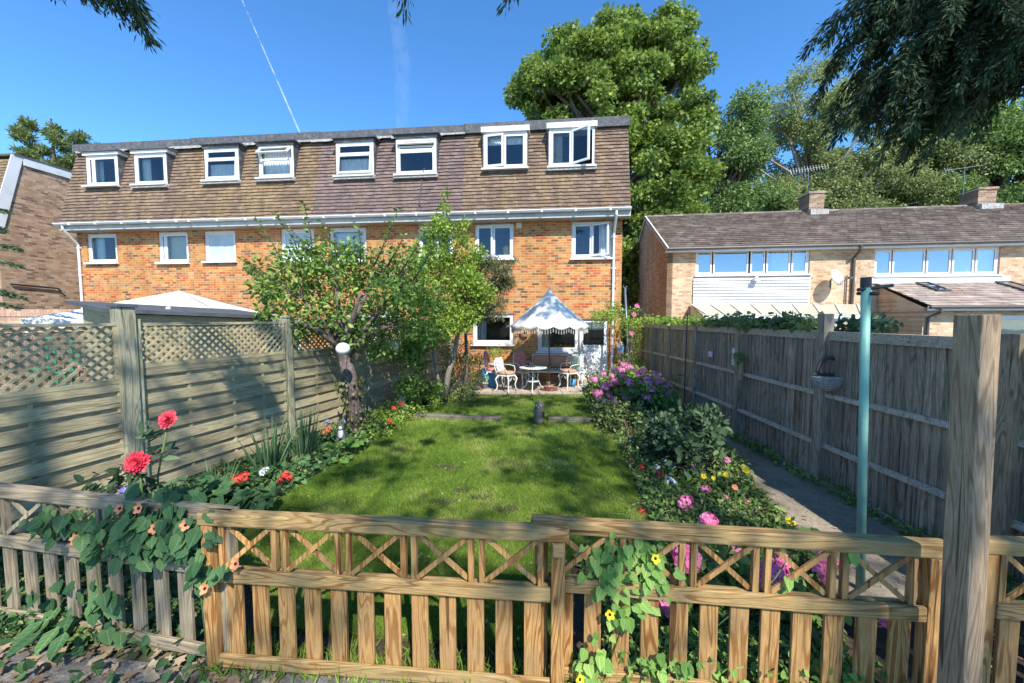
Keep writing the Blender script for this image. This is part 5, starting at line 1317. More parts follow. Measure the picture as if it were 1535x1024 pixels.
# ---------- the neighbour's garden beyond the left fence
yy = 10.0; p = Y(268, 436, yy); base = Vector((p.x, yy, 0))
t = thing('gazebo', 'large off white peaked gazebo behind the left fence', 'gazebo', base, rad(8))
zt = p.z; ze = Y(268, 478, yy-1.3).z; w = 2.1; d_ = 1.5
m = MB(); n = 10; vs = []; fs = []
for sx, sy, ex, ey in ((-1,-1,1,-1),(1,-1,1,1),(1,1,-1,1),(-1,1,-1,-1)):
    b0 = len(vs)
    for i in range(n+1):
        for j in range(n+1):
            s_ = i/n; tt = j/n; x = (sx+(ex-sx)*s_)*w*tt; y = (sy+(ey-sy)*s_)*d_*tt
            z = ze + (zt-ze)*((1-tt)**1.08) - .05*math.sin(math.pi*s_)*tt + .02*math.sin(9*s_+tt*5)*tt*(1-tt)*4*.5
            vs.append((x, y, z))
    for i in range(n):
        for j in range(n): a = b0+i*(n+1)+j; fs.append((a, a+1, a+n+2, a+n+1))
m.add(vs, fs); m.build('canopy', M['gaz'], t, smooth=True)
m = MB()
for a, b2, c_, d2 in ((-w,-d_,w,-d_),(w,-d_,w,d_),(w,d_,-w,d_),(-w,d_,-w,-d_)): m.beam((a,b2,ze-.1), (c_,d2,ze-.1), .01, .2)
m.build('valance', M['gaz'], t)
for sx in (-1,1):
    for sy in (-1,1): m = MB(); m.tube([(sx*w*.97, sy*d_*.97, 0), (sx*w*.97, sy*d_*.97, ze)], .03, 8); m.build('leg', M['white_old'], t)
hf = thing('fence', 'dim grey boundary fence on the far side of the neighbouring garden, seen through the trellis', 'fence', (-8.6, 2.0, 0), rad(90-9))
for k_ in range(5):
    m = MB(); q_ = 0
    while q_ < 1.74: m.box(q_, q_+.095, .0, .02, .05, 1.72+R.uniform(-.01,.01)); q_ += .1
    m.box(0, 1.76, -.02, .03, 1.735, 1.76); m.build('board_panel', M['fence_r'], hf, loc=(k_*1.86+.05, 0, 0))
    MB().box(-.045, .045, -.045, .045, 0, 1.82).build('post', M['fence_r'], hf, loc=(k_*1.86, 0, 0))
p = Y(152, 462, 4.75); q = Y(420, 474, 6.6)
t = thing('shed', 'dark low roofed shed just behind the left trellis', 'shed', (0,0,0))
A_ = Vector((p.x, p.y, p.z)); B_ = Vector((q.x, q.y, q.z)); dirn = (B_-A_); nx = Vector((-dirn.y, dirn.x, 0)).normalized()*1.5
m = MB(); th = Vector((0,0,.05)); vs = [A_, B_, B_+nx+Vector((0,0,.13)), A_+nx+Vector((0,0,.13))]; vs = [v-th for v in vs]+vs
m.add(vs, [(0,3,2,1),(4,5,6,7),(0,1,5,4),(1,2,6,5),(2,3,7,6),(3,0,4,7)]); m.build('roof', M['shed'], t)
m = MB(); ins = [A_.lerp(B_, .06)+nx*.08, A_.lerp(B_, .97)+nx*.08, B_.lerp(A_, .03)+nx*.94, A_.lerp(B_, .06)+nx*.94]
vs = [Vector((v.x, v.y, 0)) for v in ins]+[Vector((v.x, v.y, v.z-.06)) for v in ins[:2]]+[Vector((v.x, v.y, v.z+.04)) for v in ins[2:]]
m.add(vs, [(0,1,5,4),(1,2,6,5),(2,3,7,6),(3,0,4,7)]); m.build('shed_wall', M['fence_l'], t)
m = MB(); cc = A_.lerp(B_, .37)+nx*.3+Vector((0,0,.05)); m.ball(cc, .035, 8, 6); t2 = m.build('roof_knob', M['stone'], t)
for px, py, c_, lab in ((75, 508, 'teal', 'green plastic play seat seen through the trellis'), (112, 512, 'teal', 'second green plastic seat seen through the trellis, nearer the post'), (148, 503, 'pink_cush', 'pink plastic chair back seen through the trellis')):
    p = Y(px, py, 6.2); t = thing('play_furniture', lab, 'play furniture', (p.x, 6.2, 0), 0, 'garden play furniture next door')
    mt = m_plain('bright_green_plastic', (.03,.20,.10), .5, .1) if c_ == 'teal' else M['pink_cush']
    MB().box(-.07, .07, -.02, .02, p.z-.04, p.z+.03).build('back', mt, t, bevel=.02); MB().box(-.1, .1, -.25, .02, p.z-.5, p.z-.46).build('seat', mt, t, bevel=.01)
    for sx in (-.06,.06):
        for sy in (-.22, 0): m = MB(); m.tube([(sx,sy,0),(sx,sy,p.z-.5 if sy else p.z-.1)], .02, 6); m.build('leg', mt, t)
# ---------- trees behind the houses
SUN_AZ = rad(20); SUN_EL = rad(46)
SUN = Vector((math.sin(SUN_AZ)*math.cos(SUN_EL), -math.cos(SUN_AZ)*math.cos(SUN_EL), math.sin(SUN_EL)))
bg = 'large trees standing behind the houses'
tree('huge broad bright green tree rising behind the right end of the brick terrace', (6.0,24.5,0), .45, 17,
     [(5.2,24,14.2,4.2,3.2,4.4,100), (5.4,24,16.9,3.0,2.4,2.5,54), (2.3,24,15.2,2.5,2,2.1,36), (8.4,23.5,14.0,3.0,2.6,4.4,74), (8.0,23.5,9,3.2,3,4.5,90), (9.6,23,5.5,2.6,2.6,3.6,60), (9.3,24,18.0,1.6,1.5,2.0,26), (6.6,24,18.5,1.1,1,1.2,12),(6.9,22.5,3.5,2.2,2,3.2,60)], .74, 620, .2, 'lf_plane', group=bg, every=2, tmpl='lobed')
tree('mid green tree between the huge tree and the feathery tree', (14.2,27,0), .3, 13,
     [(14.3,27,12.0,2.3,2.3,4.6,55), (15.6,27,15.0,1.2,1.2,2.0,14), (13.2,27,7,3.0,2.6,4,40), (17.0,27,8,2.2,2.2,3,25)], .95, 420, .2, 'lf_mid', group=bg, every=2)
tree('tall feathery pale tree with sky showing through, above the chimney', (22,29,0), .3, 18,
     [(21.5,29,17.5,3.0,2.5,3.0,26), (19.5,29,13,2.6,2.4,3.5,26), (25.5,29,15,4.0,3,4,46), (24.5,29,10.5,5.0,3,2.6,60), (29,29,11.5,4,3,3.0,44), (19.0,29,9.5,2,2,2.5,26),(21,29,8,3,3,3,36),(16.8,29,12,1.5,1.5,4,16)], .95, 520, .18, 'lf_lacy', bark='bark_pale', group=bg, every=5, twig=.03)
tree('dark dense tree with bright green top at the right edge behind the roofs', (36,29,0), .4, 14,
     [(34,29,12.5,4.5,3,4.5,70), (39,29,13,5,3,4.5,60), (31,28,9,3,3,3,30)], 1.2, 380, .22, 'lf_dark', group=bg, every=3)
tree('light green tree top beyond the dark tree and the right chimney', (37,33,0), .3, 15,
     [(36,32,16,5,2.5,3.5,60)], 1.2, 200, .28, 'lf_plane', group=bg, every=3)
tree('low dark hedge-like tree filling the gap behind the pale brick houses', (10.5,26,0), .25, 6, [(11,26,5,3,2,4.5,50), (18,27,5,5,2,3.5,60),(27,27,4,5,2,3.5,44)], 1.2, 300, .22, 'lf_mid', group=bg, every=9)
# conifer far left
t = thing('conifer_tree', 'blue green conifer top showing above the gable end house at the left', 'tree', (-36,31,0), 0, bg)
MB().tube([(0,0,0),(0,0,17.5)], [.3,.06], 8).build('trunk', M['bark'], t)
cl = []
for (cx, zt_, rr) in ((-2.0, 17.3, 1.6), (.2, 16.8, 1.8), (2.2, 16.2, 1.6), (3.9, 15.2, 1.2)):
    for k in range(26):
        z = zt_ - k*.22; r_ = .12 + rr*(k/26)**.8; a = R.uniform(0, 6.3); cl.append(((cx+r_*math.cos(a)*.8, r_*math.sin(a)*.8, z), .42))
crown_from('crown', cl, 1100, .34, M['lf_bush'], t, 'narrow', flat=.5, hang=-.2)
# conifer sprays at the left edge
t = thing('conifer_tree', 'dark conifer branch tips reaching in at the left edge before the gable end', 'tree', (-11.0, 7.2, 0), 0)
MB().tube([(0,0,0),(0,0,6)], [.15,.04], 8).build('trunk', M['bark'], t)
Ps=[];Ds=[]
for k, (px, py) in enumerate(((14,318),(30,374),(34,400),(38,448),(30,462),(16,440),(8,345))):
    q = Y(px, py, 7.0) - Vector((-11.0,7.2,0)); s = Vector((0,0,q.z+.4))
    for i in range(420):
        u = R.random()**.7; c = s.lerp(q, u) ; side = R.uniform(-1,1)*.16*(1.1-u); d = (q-s).normalized()
        Ps.append((c.x + R.uniform(-.03,.03), c.y+side, c.z+R.uniform(-.03,.03) + side*.1)); Ds.append((d.x+R.uniform(-.5,.5), side*4, d.z+R.uniform(-.4,.3)))
leaf_mesh('foliage', Ps, .09, M['lf_conf'], 'narrow', np.array(Ds), parent=t)

# ---------- the yew whose boughs hang into the picture, and the trees behind the viewer that shade the garden
def spray_tree(label, base, top, tips, r0=.3, name='conifer_tree', dens=520, ls=.055):
    t = thing(name, label, 'tree', base)
    B = Vector(base); mb = MB(); mb.tube([(0,0,0),(0,0,top*.6),(0,0,top)], [r0,r0*.7,r0*.2], 10)
    Ps=[];Ds=[];Ns=[]
    for s, q, drp in tips:
        s = Vector(s)-B; q = Vector(q)-B; L = (q-s).length
        c1 = s.lerp(q, .5)+Vector((0,0,.12*L)); pts = [s, s.lerp(c1,.6), c1, c1.lerp(q,.6), q]; mb.tube(pts, [.035*L/3,.026,.018,.012,.006], 6)
        def at_(u):
            a = u*4; i = min(3, int(a)); return pts[i].lerp(pts[i+1], a-i)
        ax = (q-s).normalized(); sd = ax.cross(Vector((0,0,1))).normalized()
        nt_ = int(L*9)
        for k in range(nt_):
            u = .12+.88*(k+R.random())/nt_; c = at_(u); sg = R.choice((-1,1)); tl = (.22+.45*(1-abs(u-.5)))*R.uniform(.6,1.2)*drp
            e = c + (ax*R.uniform(.1,.7) + sd*sg*R.uniform(.1,.7) + Vector((0,0,-R.uniform(.45,1.1))))*tl
            mid = c.lerp(e,.5)+Vector((0,0,.10*tl)); mb.tube([c, mid, e], [.006,.004,.002], 4, cap=False)
            n = int(dens*tl)
            for i in range(n):
                v = R.random(); p = (c.lerp(mid, v*2) if v < .5 else mid.lerp(e, v*2-1)); rr = .045*(1-.6*v)
                g = Vector((R.gauss(0,1), R.gauss(0,1), R.gauss(0,.8)))*rr*.8; dd = (e-c).normalized()*.9 + g/rr*.5
                Ps.append(tuple(p+g)); Ds.append(tuple(dd))
    mb.build('trunk', M['bark'], t, smooth=True)
    leaf_mesh('foliage', Ps, ls*(.6+.8*NR.random(len(Ps))), M['lf_conf'], 'narrow', np.array(Ds), parent=t)
    return t
tips = []
for (px, py, yy, L, drp) in ((1262,92,3.9,3,1.0),(1290,40,3.7,3,.8),(1240,60,3.8,2.6,.7),(1300,150,3.8,3,1.1),(1285,185,3.9,3,1),(1340,150,3.6,3,1.1),(1350,205,3.6,3,1.0),(1380,110,3.5,3,1.2),(1395,165,3.5,3,1.2),(1430,120,3.4,3,1.3),(1440,60,3.4,3,1.2),(1330,60,3.7,3,1),(1370,20,3.5,3,1),(1480,30,3.2,2.6,1.2),(1500,150,3.3,3,.8),(1530,110,3.2,3,1),(1420,185,3.6,3,.8),(1465,90,3.3,3,1.2),(1320,10,3.8,3,.8),(1530,60,3.0,3,1.2),(1410,20,3.4,3,1.2),(1350,100,3.8,3,1.2),(1300,95,3.9,3,1.1),(1325,125,3.5,2.8,1.1),(1405,80,3.7,3,1.2)):
    q = Y(px, py-26, yy); s = Vector((7.6, 1.8, 5.6 + (300-py)*.006))
    tips.append((q + (s-q)*min(1, L/(s-q).length*1.2), q, drp))
spray_tree('dark yew with long drooping boughs hanging in at the top right corner', (7.6,1.8,0), 9, tips, .35, dens=520, ls=.058)
# boughs just dipping into the top edge
tips = []
for (px, py, yy) in ((200,8,2.6),(160,-2,2.6),(120,-12,2.7),(203,20,2.7),(184,-12,2.6)):
    q = Y(px, py, yy); tips.append((q+Vector((.2,-1.2,1.0)), q, .45))
for (px, py, yy) in ((608,0,2.4),(768,-12,2.4)):
    q = Y(px, py, yy); tips.append((q+Vector((.3,-1.2,1.1)), q, .22))
spray_tree('conifer behind the viewer with dark twig tips dipping into the top left sky', (-1.0,-5.5,0), 11, tips, .3, dens=420, ls=.05)

def shade_tree(label, base, top, targets, mat, r0=.35, per=420, ls=.13):
    t = thing('shade_tree', label, 'tree', base); cl = []
    for (x, y, z, h, r) in targets:
        q = Vector((x, y, z)) + SUN*(h/SUN.z); cl.append(((q.x-base[0], q.y-base[1], q.z-base[2]), r))
    limbs('trunk', (0,0,0), cl, M['bark'], t, r0, top, every=30, twig=.008, thin=.22)
    crown_from('crown', cl, per, ls, M[mat], t, flat=.45)
    return t
TG1 = []; TG2 = []
def lit(x, y):   # places the sun reaches
    for (cx, cy, rx, ry) in ((-1.55,7.0,.55,.6),(-.85,5.5,.6,.4),(-.5,4.35,.7,.32),(.1,3.9,.35,.2),(-.3,7.9,.5,.3),(-1.3,6.0,.4,.35),(.0,3.1,.25,.2),(-1.9,2.6,.2,.3),(.0,2.0,.8,.25),(1.2,1.9,.7,.25),(-.7,2.0,.35,.2),(1.9,2.35,.3,.3)):
        if ((x-cx)/rx)**2+((y-cy)/ry)**2 < 1: return True
    return False
rs = random.Random(5); k = 0; rs.uniform(0,1)
while k < 620:
    x = rs.uniform(-5.2, 4.4); y = rs.uniform(.2, 9.55); r = rs.uniform(.16, .42)
    k += 1
    if lit(x, y) or any(lit(x+r*.8*dx_, y+r*.5*dy_) for dx_, dy_ in ((1,0),(-1,0),(0,1),(0,-1))): continue
    if x < LF(max(y,1)) - 1.7 and y > 3.2: continue
    if y > 9.0 and x < -1.0: continue
    if x > .7 and y > 2.4 and rs.random() < .42: continue
    if x < -2.6 and rs.random() < .5: continue
    (TG1 if x > -.5 else TG2).append((x, y, 0, rs.uniform(8, 14), r))
for k in range(66):  # shade on the parasol, with dapples
    a = rs.uniform(0, 6.3); q = rs.uniform(0, 1)**.5*1.0
    TG1.append((ux+q*math.cos(a), uy+q*math.sin(a)*.8, 2.1+rs.uniform(-.25,.35), rs.uniform(8,10), rs.uniform(.14,.26)))
shade_tree('tall broadleaf tree behind the viewer at the right that shades the lawn', (5.5,-8.5,0), 13, TG1, 'lf_mid')
shade_tree('tall broadleaf tree behind the viewer at the left that shades the lawn', (-.5,-10.0,0), 13, TG2, 'lf_mid')

# ---------- garden trees
b = G(533, 652)
t = thing('apple_tree', 'dark leaved apple tree with an ivy clad trunk beside the left fence', 'tree', (b.x, b.y, 0))
def W(px, py, yy): return Y(px, py, yy) - Vector((b.x, b.y, 0))
mb = MB(); y0 = b.y
tr = [Vector((0,0,0)), W(530,600,y0), W(524,565,y0), W(512,520,y0-.05)]
mb.tube(tr, [.13,.115,.12,.08], 12)
forks = [W(455,450,y0-.2), W(500,400,y0), W(560,420,y0+.2), W(600,430,y0+.1), W(430,480,y0-.4), W(580,490,y0), W(540,440,y0-.4), W(480,450,y0+.2)]
for f in forks: s = tr[3].lerp(tr[2], R.random()); mb.tube([s, s.lerp(f, .5)+Vector((0,0,.1)), f], [.06,.04,.018], 7)
cl = []
for (px, py, yy, r) in [(440,400,6.3,.42),(420,440,6.1,.40),(470,430,6.5,.45),(500,400,6.4,.42),(540,420,6.7,.45),(580,400,6.8,.42),(610,430,7.0,.42),(560,470,6.8,.45),(510,470,6.4,.42),(460,480,6.2,.38),(600,480,6.9,.42),(640,450,7.1,.4),(620,390,7.0,.36),(570,520,6.8,.3),(395,430,6.0,.24),(440,500,6.1,.26),(400,470,6.0,.2),(470,380,6.4,.3),(640,500,7.1,.32),(540,500,6.3,.32),(380,400,6.0,.14),(590,440,6.2,.4),(530,380,6.6,.28)]:
    q = W(px, py, yy); cl.append((tuple(q), r))
for c, r in cl: c = Vector(c); s = min(forks, key=lambda f: (f-c).length); mb.tube([s, s.lerp(c,.5)+Vector((0,0,.06)), c], [.018,.012,.005], 5)
shoots = [((470,400),(455,302)),((480,400),(410,318)),((430,410),(382,325)),((500,390),(480,330)),((560,400),(598,312)),((580,400),(607,350)),((420,430),(355,385)),((430,460),(372,430)),((540,400),(536,335)),((505,400),(498,345)),((450,390),(428,340)),((600,410),(640,340)),((620,420),(660,350)),((400,430),(368,400))]
SP=[];SD=[]
for (a, c) in shoots:
    p = W(*a, 6.4); q = W(*c, 6.2); mb.tube([p, p.lerp(q,.5)+Vector((.03,0,.03)), q], [.014,.009,.004], 5); L = (q-p).length; n = int(L*34)
    for i in range(n):
        u = .15+.85*i/n; c_ = p.lerp(q, u); a_ = i*2.4; d = Vector((math.cos(a_), math.sin(a_), .35)); SP.append(tuple(c_)); SD.append(tuple(d))
mb.build('trunk', M['bark_apple'], t, smooth=True)
crown_from('crown', cl, 2700, .086, M['lf_apple'], t, flat=.85, up=.5)
leaf_mesh('shoot_leaves', SP, .085*(.7+.5*NR.random(len(SP))), M['lf_apple'], 'leaf', np.array(SD), parent=t)
IP=[];ID=[]
for i in range(520):
    u = R.random()**1.2; c = Vector((0,0,0)).lerp(tr[2], u) ; a = R.uniform(0,6.3); r_ = .13+.05*R.random()+.05*math.sin(u*9); IP.append((c.x+r_*math.cos(a), c.y+r_*math.sin(a), c.z)); ID.append((math.cos(a)*.5, math.sin(a)*.5, -.7))
leaf_mesh('trunk_ivy', IP, .055, M['lf_red'], 'heart', np.array(ID), parent=t)

b = G(672, 606)
t = thing('slender_tree', 'slender pale stemmed tree with bright green top leaves, right of the apple tree', 'tree', (b.x, b.y, 0))
mb = MB(); y0 = b.y
mb.tube([W(666,604,y0), W(672,560,y0), W(682,525,y0), W(690,480,y0), W(700,430,y0)], [.075,.065,.055,.045,.025], 10)
mb.tube([W(660,600,y0), W(655,560,y0), W(650,530,y0), W(655,470,y0)], [.05,.04,.035,.02], 8)
mb.tube([W(690,480,y0), W(672,400,y0), W(665,320,y0)], [.035,.022,.008], 7); mb.tube([W(690,480,y0), W(730,430,y0), W(765,405,y0)], [.03,.018,.006], 7); mb.tube([W(655,470,y0), W(630,420,y0), W(625,360,y0)], [.02,.015,.005], 7)
mb.tube([W(672,400,y0), W(690,350,y0), W(697,320,y0)], [.018,.01,.004], 6)
cl = []; 
for (px, py, yy, r) in [(668,310,8.4,.14),(660,330,8.4,.2),(650,350,8.4,.28),(672,345,8.4,.26),(697,335,8.4,.13),(697,360,8.4,.2),(640,380,8.4,.34),(670,385,8.4,.38),(700,395,8.4,.3),(655,420,8.4,.4),(690,425,8.2,.36),(630,410,8.4,.3),(668,290,8.4,.08),(610,445,8.3,.35),(645,460,8.3,.4),(620,500,8.0,.35),(650,500,8.2,.35),(605,520,7.9,.25),(680,460,8.2,.36),(705,420,8.2,.34),(725,440,8.3,.3),(715,380,8.4,.22),(690,480,8.1,.34),(665,490,8.0,.3),(710,465,8.3,.26)]: cl.append((tuple(W(px,py,yy)), r))
for c, r in cl: c = Vector(c); s = W(672,min(470,(c.z*0+430)),y0); mb.tube([s, s.lerp(c,.5)+Vector((0,0,.05)), c], [.014,.009,.004], 5)
mb.build('trunk', M['bark_pale'], t, smooth=True)
crown_from('crown', cl, 4600, .078, M['lf_light'], t, flat=.9, up=.4)

b = G(690, 602); y0 = b.y
t = thing('bronze_leaved_tree', 'small dark bronze leaved tree spreading toward the parasol', 'tree', (b.x, b.y, 0))
mb = MB(); mb.tube([Vector((0,0,0)), W(700,560,y0), W(698,500,y0), W(712,450,y0), W(725,420,y0)], [.05,.04,.035,.025,.012], 8)
cl = []
for (px, py, r) in [(705,400,.32),(730,395,.30),(750,405,.25),(720,425,.34),(745,430,.3),(765,425,.14),(700,450,.32),(725,455,.3),(750,452,.18),(685,480,.3),(710,475,.25),(738,395,.25),(762,400,.12),(770,390,.1),(745,470,.2),(728,470,.25),(755,420,.28)]: cl.append((tuple(W(px,py,8.7+R.uniform(-.3,.3))), r))
for c, r in cl: c = Vector(c); s = W(708,455,y0); mb.tube([s, s.lerp(c,.5)+Vector((0,0,.05)), c], [.014,.009,.004], 5)
mb.build('trunk', M['bark'], t, smooth=True)
crown_from('crown', cl, 8000, .085, M['lf_red'], t, 'narrow', flat=.8, hang=.6)

# ---------- shrubs and borders
def px_lobes(base, lst): 
    out = []
    for (px, py, yy, rx, rz, n) in lst:
        q = Y(px, py, yy); out.append((q.x-base[0], q.y-base[1], q.z, rx, rx*.9, rz, n))
    return out
def P3(px, py): g = G(px, py); return (g.x, g.y, 0)
b = P3(712, 596); plant('dusty dark shrub at the foot of the slender trees beside the patio', b, px_lobes(b, [(695,560,9.2,.4,.5,26),(712,550,10.2,.25,.35,12),(682,530,9.2,.4,.3,16),(700,590,8.9,.35,.2,14)]), .17, 1900, .05, 'lf_bush')
b = P3(640, 600); plant('ivy shrub climbing the far end of the left fence', b, px_lobes(b, [(615,560,7.6,.3,.5,20),(640,585,8.2,.35,.3,14),(625,520,8.1,.3,.3,12)]), .16, 1900, .06, 'lf_apple', tmpl='heart')
b = P3(760, 552+30); plant('small yellow green bush under the sunny kitchen wall window', b, px_lobes(b, [(748,530,10.9,.4,.15,14),(760,545,10.9,.35,.2,10)]), .14, 1500, .05, 'lf_light')
b = P3(606, 634); plant('bright yellow green leafy plants around the cherub statue', b, px_lobes(b, [(640,600,7.9,.35,.12,16),(600,615,7.2,.4,.14,20),(580,632,6.6,.35,.15,16),(560,650,6.2,.3,.12,12),(655,598,8.4,.3,.12,10)]), .11, 2400, .05, 'lf_light', stems=6)
def cover(name, poly, n, hmax, ls, mat, tmpl='leaf', seed=0):
    P = scatter(poly, n, True); c = noise2(P[:,0]*2.3+seed, P[:,1]*2.3); P[:,2] = hmax*(.15+.85*NR.random(len(P)))*(.35+.9*c)
    return tag(leaf_mesh(name, P, ls*(.6+.7*NR.random(len(P)))*np.clip(P[:,1]/4, .8, 1.5), M[mat], tmpl, up=.6), kind='stuff')
def noise2(x, y): return .5+.25*np.sin(x*1.7+np.sin(y*2.1))+.25*np.sin(y*2.3+np.sin(x*1.3)*1.7)
bl = [(LF(2.3)+.08,2.25), (-1.9,2.15)] + [(G(*p).x, G(*p).y) for p in lawn_px_l[::-1]] + [(-2.05,9.6), (LF(7.6)+.08,7.6), (LF(5.88)+.08,5.88), (LF(4)+.08,4)]
cover('low_border_foliage', bl, 15000, .11, .055, 'lf_bush')
cover('green_border_foliage', bl, 5000, .14, .06, 'lf_vine', 'heart', 3)
br = [(G(*p).x, G(*p).y) for p in lawn_px_r] + [(3.0,9.6),(3.1,7.5)] + [(G(*p).x, G(*p).y) for p in ((1068,650),(1095,680),(1135,735),(1190,792),(1255,905))] + [(1.75,1.9),(.55,2.02)]
cover('right_border_foliage', br, 17000, .10, .05, 'lf_bush', seed=5)
cover('right_border_leaves', br, 8000, .13, .055, 'lf_hyd', seed=9)
cover('path_edge_weeds', [(3.42,2.2),(3.6,2.2),(3.64,8),(3.5,8)], 1500, .13, .05, 'lf_apple')

hl = head_mesh(.085, 90, .04, 'fl_lilac', .35); hl2 = head_mesh(.085, 90, .04, 'fl_pink', .35)
b = P3(950, 632)
t, cl = plant('big lilac lacecap hydrangea bush left of the fence, full of flat flower heads', b, px_lobes(b, [(945,590,7.9,.55,.4,34),(905,590,8.3,.4,.3,20),(985,600,7.6,.45,.35,24),(940,575,8.6,.5,.3,16)]), .2, 1500, .085, 'lf_hyd', 'hydrangea_bush')
cs = rs; hp = [(x+dx_, y+dy_) for x, y in ((900,583),(925,565),(950,570),(975,562),(995,588),(930,598),(968,605),(910,600)) for dx_, dy_ in ((-6,3),(6,-3))] + [(898,590),(915,565),(930,556),(945,552),(955,560),(970,566),(985,572),(1000,578),(905,578),(925,572),(940,568),(960,575),(978,585),(892,606),(912,590),(932,585),(950,580),(968,592),(990,592),(1003,590),(890,570),(918,553),(935,548),(995,600),(898,598),(922,600),(948,595),(975,575),(905,560),(1005,604),(962,556),(985,562),(940,590),(958,588),(915,578)]
for i, (px, py) in enumerate(hp): q = Y(px+rs.uniform(-3,3), py+rs.uniform(-2,2), rs.uniform(7.3,8.0)); bloom(hl if i % 5 else hl2, t, q-Vector(b), (rs.uniform(-.3,.3), -.5, 1), rs.uniform(.7,1.15), 'flower_head')
b = P3(955, 672); plant('light green bushy shrub in front of the lacecap hydrangea', b, px_lobes(b, [(945,635,6.5,.45,.3,26),(925,620,6.9,.35,.25,16),(975,650,6.1,.4,.3,18)]), .17, 2000, .07, 'lf_bush', tmpl='leaf')
b = P3(1040, 722); plant('dark blue green broad leaved shrub beside the path', b, px_lobes(b, [(1035,665,4.9,.42,.32,24),(1070,665,5.0,.3,.28,14),(1005,655,5.3,.35,.25,14),(1040,630,5.3,.3,.15,10)]), .2, 750, .115, 'lf_blue', tmpl='leaf', hang=-.2, up=.5)
b = P3(1090, 800)
t, cl = plant('low leafy plants with small mixed flowers at the near end of the right border', b, px_lobes(b, [(1090,778,3.9,.35,.10,18),(1030,760,4.2,.35,.10,18),(1000,740,4.6,.3,.10,12),(1130,790,3.7,.25,.08,10),(1050,795,3.6,.3,.08,12)]), .12, 1500, .045, 'lf_apple', 'flowering_plants')
def blossoms(label, lst, me, name='flowering_plant', zz=.2, leaf='lf_bush', s=1.0, cat='plant', ln=70, tmpl='leaf', lsz=.05):
    """one plant whose blooms stand where the photograph shows them"""
    q0 = Y(*lst[0]); bx = sum(Y(*p).x for p in lst)/len(lst); by = sum(Y(*p).y for p in lst)/len(lst)
    t = thing(name, label, cat, (bx, by, 0)); st = MB(); Ps = []
    for p in lst:
        q = Y(*p) - Vector((bx, by, 0)); bloom(me, t, q, (rs.uniform(-.2,.2), -.8, .8), s*rs.uniform(.85,1.15), 'flower_head')
        st.tube([(q.x*.3, q.y*.3+.02, 0), (q.x*.8, q.y*.8+.02, q.z*.6), (q.x, q.y+.01, q.z)], .004, 5)
        for k in range(ln): u = rs.random(); Ps.append((q.x*(.3+.7*u)+rs.gauss(0,.06), q.y*(.3+.7*u)+.05+rs.gauss(0,.05), q.z*u*.95+rs.gauss(0,.015)))
    st.build('stem', M['stem'], t, smooth=True); leaf_mesh('foliage', Ps, lsz, M[leaf], tmpl, parent=t)
    return t
f_scar = head_mesh(.05, 40, .03, 'fl_scar'); f_white = head_mesh(.05, 40, .032, 'fl_white'); f_pink = head_mesh(.045, 40, .03, 'fl_pink'); f_red = flower_mesh(17, .078, .12, 'fl_red', 6, tmpl='leaf')
blossoms('salmon red geranium blooming in the middle of the right border', [(988,712,4.5),(975,722,4.5),(996,718,4.45),(968,726,4.5)], f_scar)
blossoms('white flowered geranium in the right border by the salmon one', [(1004,722,4.3),(978,731,4.3),(993,738,4.2),(1012,728,4.35)], f_white)
blossoms('dusky red flower at the lawn edge of the right border', [(957,674,5.4),(952,681,5.4)], f_scar)
blossoms('single scarlet bloom at the foot of the lacecap hydrangea', [(926,641,6.6)], f_scar)
blossoms('small pink phlox in the low plants', [(1025,753,3.8),(1058,735,4.1)], f_pink)
blossoms('pale pink bloom low behind the picket rail', [(1030,752,3.7),(1024,757,3.7)], f_pink, s=1.2)
blossoms('crimson ground flowers near the lawn corner', [(948,757,3.9),(962,768,3.7)], f_scar, s=.7)
blossoms('rosy red flowers between the broad leaved shrub and the lawn', [(962,700,4.7),(945,690,5.0)], f_scar, s=.7)
blossoms('cluster of small white daisies under the broad leaved shrub', [(996,690,4.8),(1008,699,4.6),(985,700,4.7)], f_white, s=.6)
blossoms('lilac flower in front of the dark shrub', [(1040,700,4.5),(1090,690,4.6)], head_mesh(.04,34,.03,'fl_lilac'), s=.8)
blossoms('tiny pink flowers by the path edge', [(1088,745,3.9),(1120,752,3.8),(1132,765,3.7)], f_pink, s=.5)
fy = flower_mesh(6, .035, .5, 'fl_yel'); fyb = flower_mesh(5, .05, .6, 'fl_yel'); fo = flower_mesh(6, .04, .3, 'fl_orange')
blossoms('yellow daisy like flowers by the blue green shrub', [(966,647,5.6),(981,653,5.4),(994,640,5.6)], fy, lsz=.035, ln=30)
blossoms('tall golden poppy standing over the path', [(1116,706,4.0)], fyb, lsz=.03, ln=12, s=1.15)
blossoms('low golden poppies among the near right border', [(1054,715,4.2),(1069,718,4.2),(1087,713,4.2)], fyb, lsz=.03, ln=20, s=.7)
blossoms('orange red poppy near the path', [(1101,731,4.0)], fo, lsz=.03, ln=15)
blossoms('yellow poppy lying low beside the near path edge', [(1181,784,3.5)], fyb, lsz=.03, ln=10)
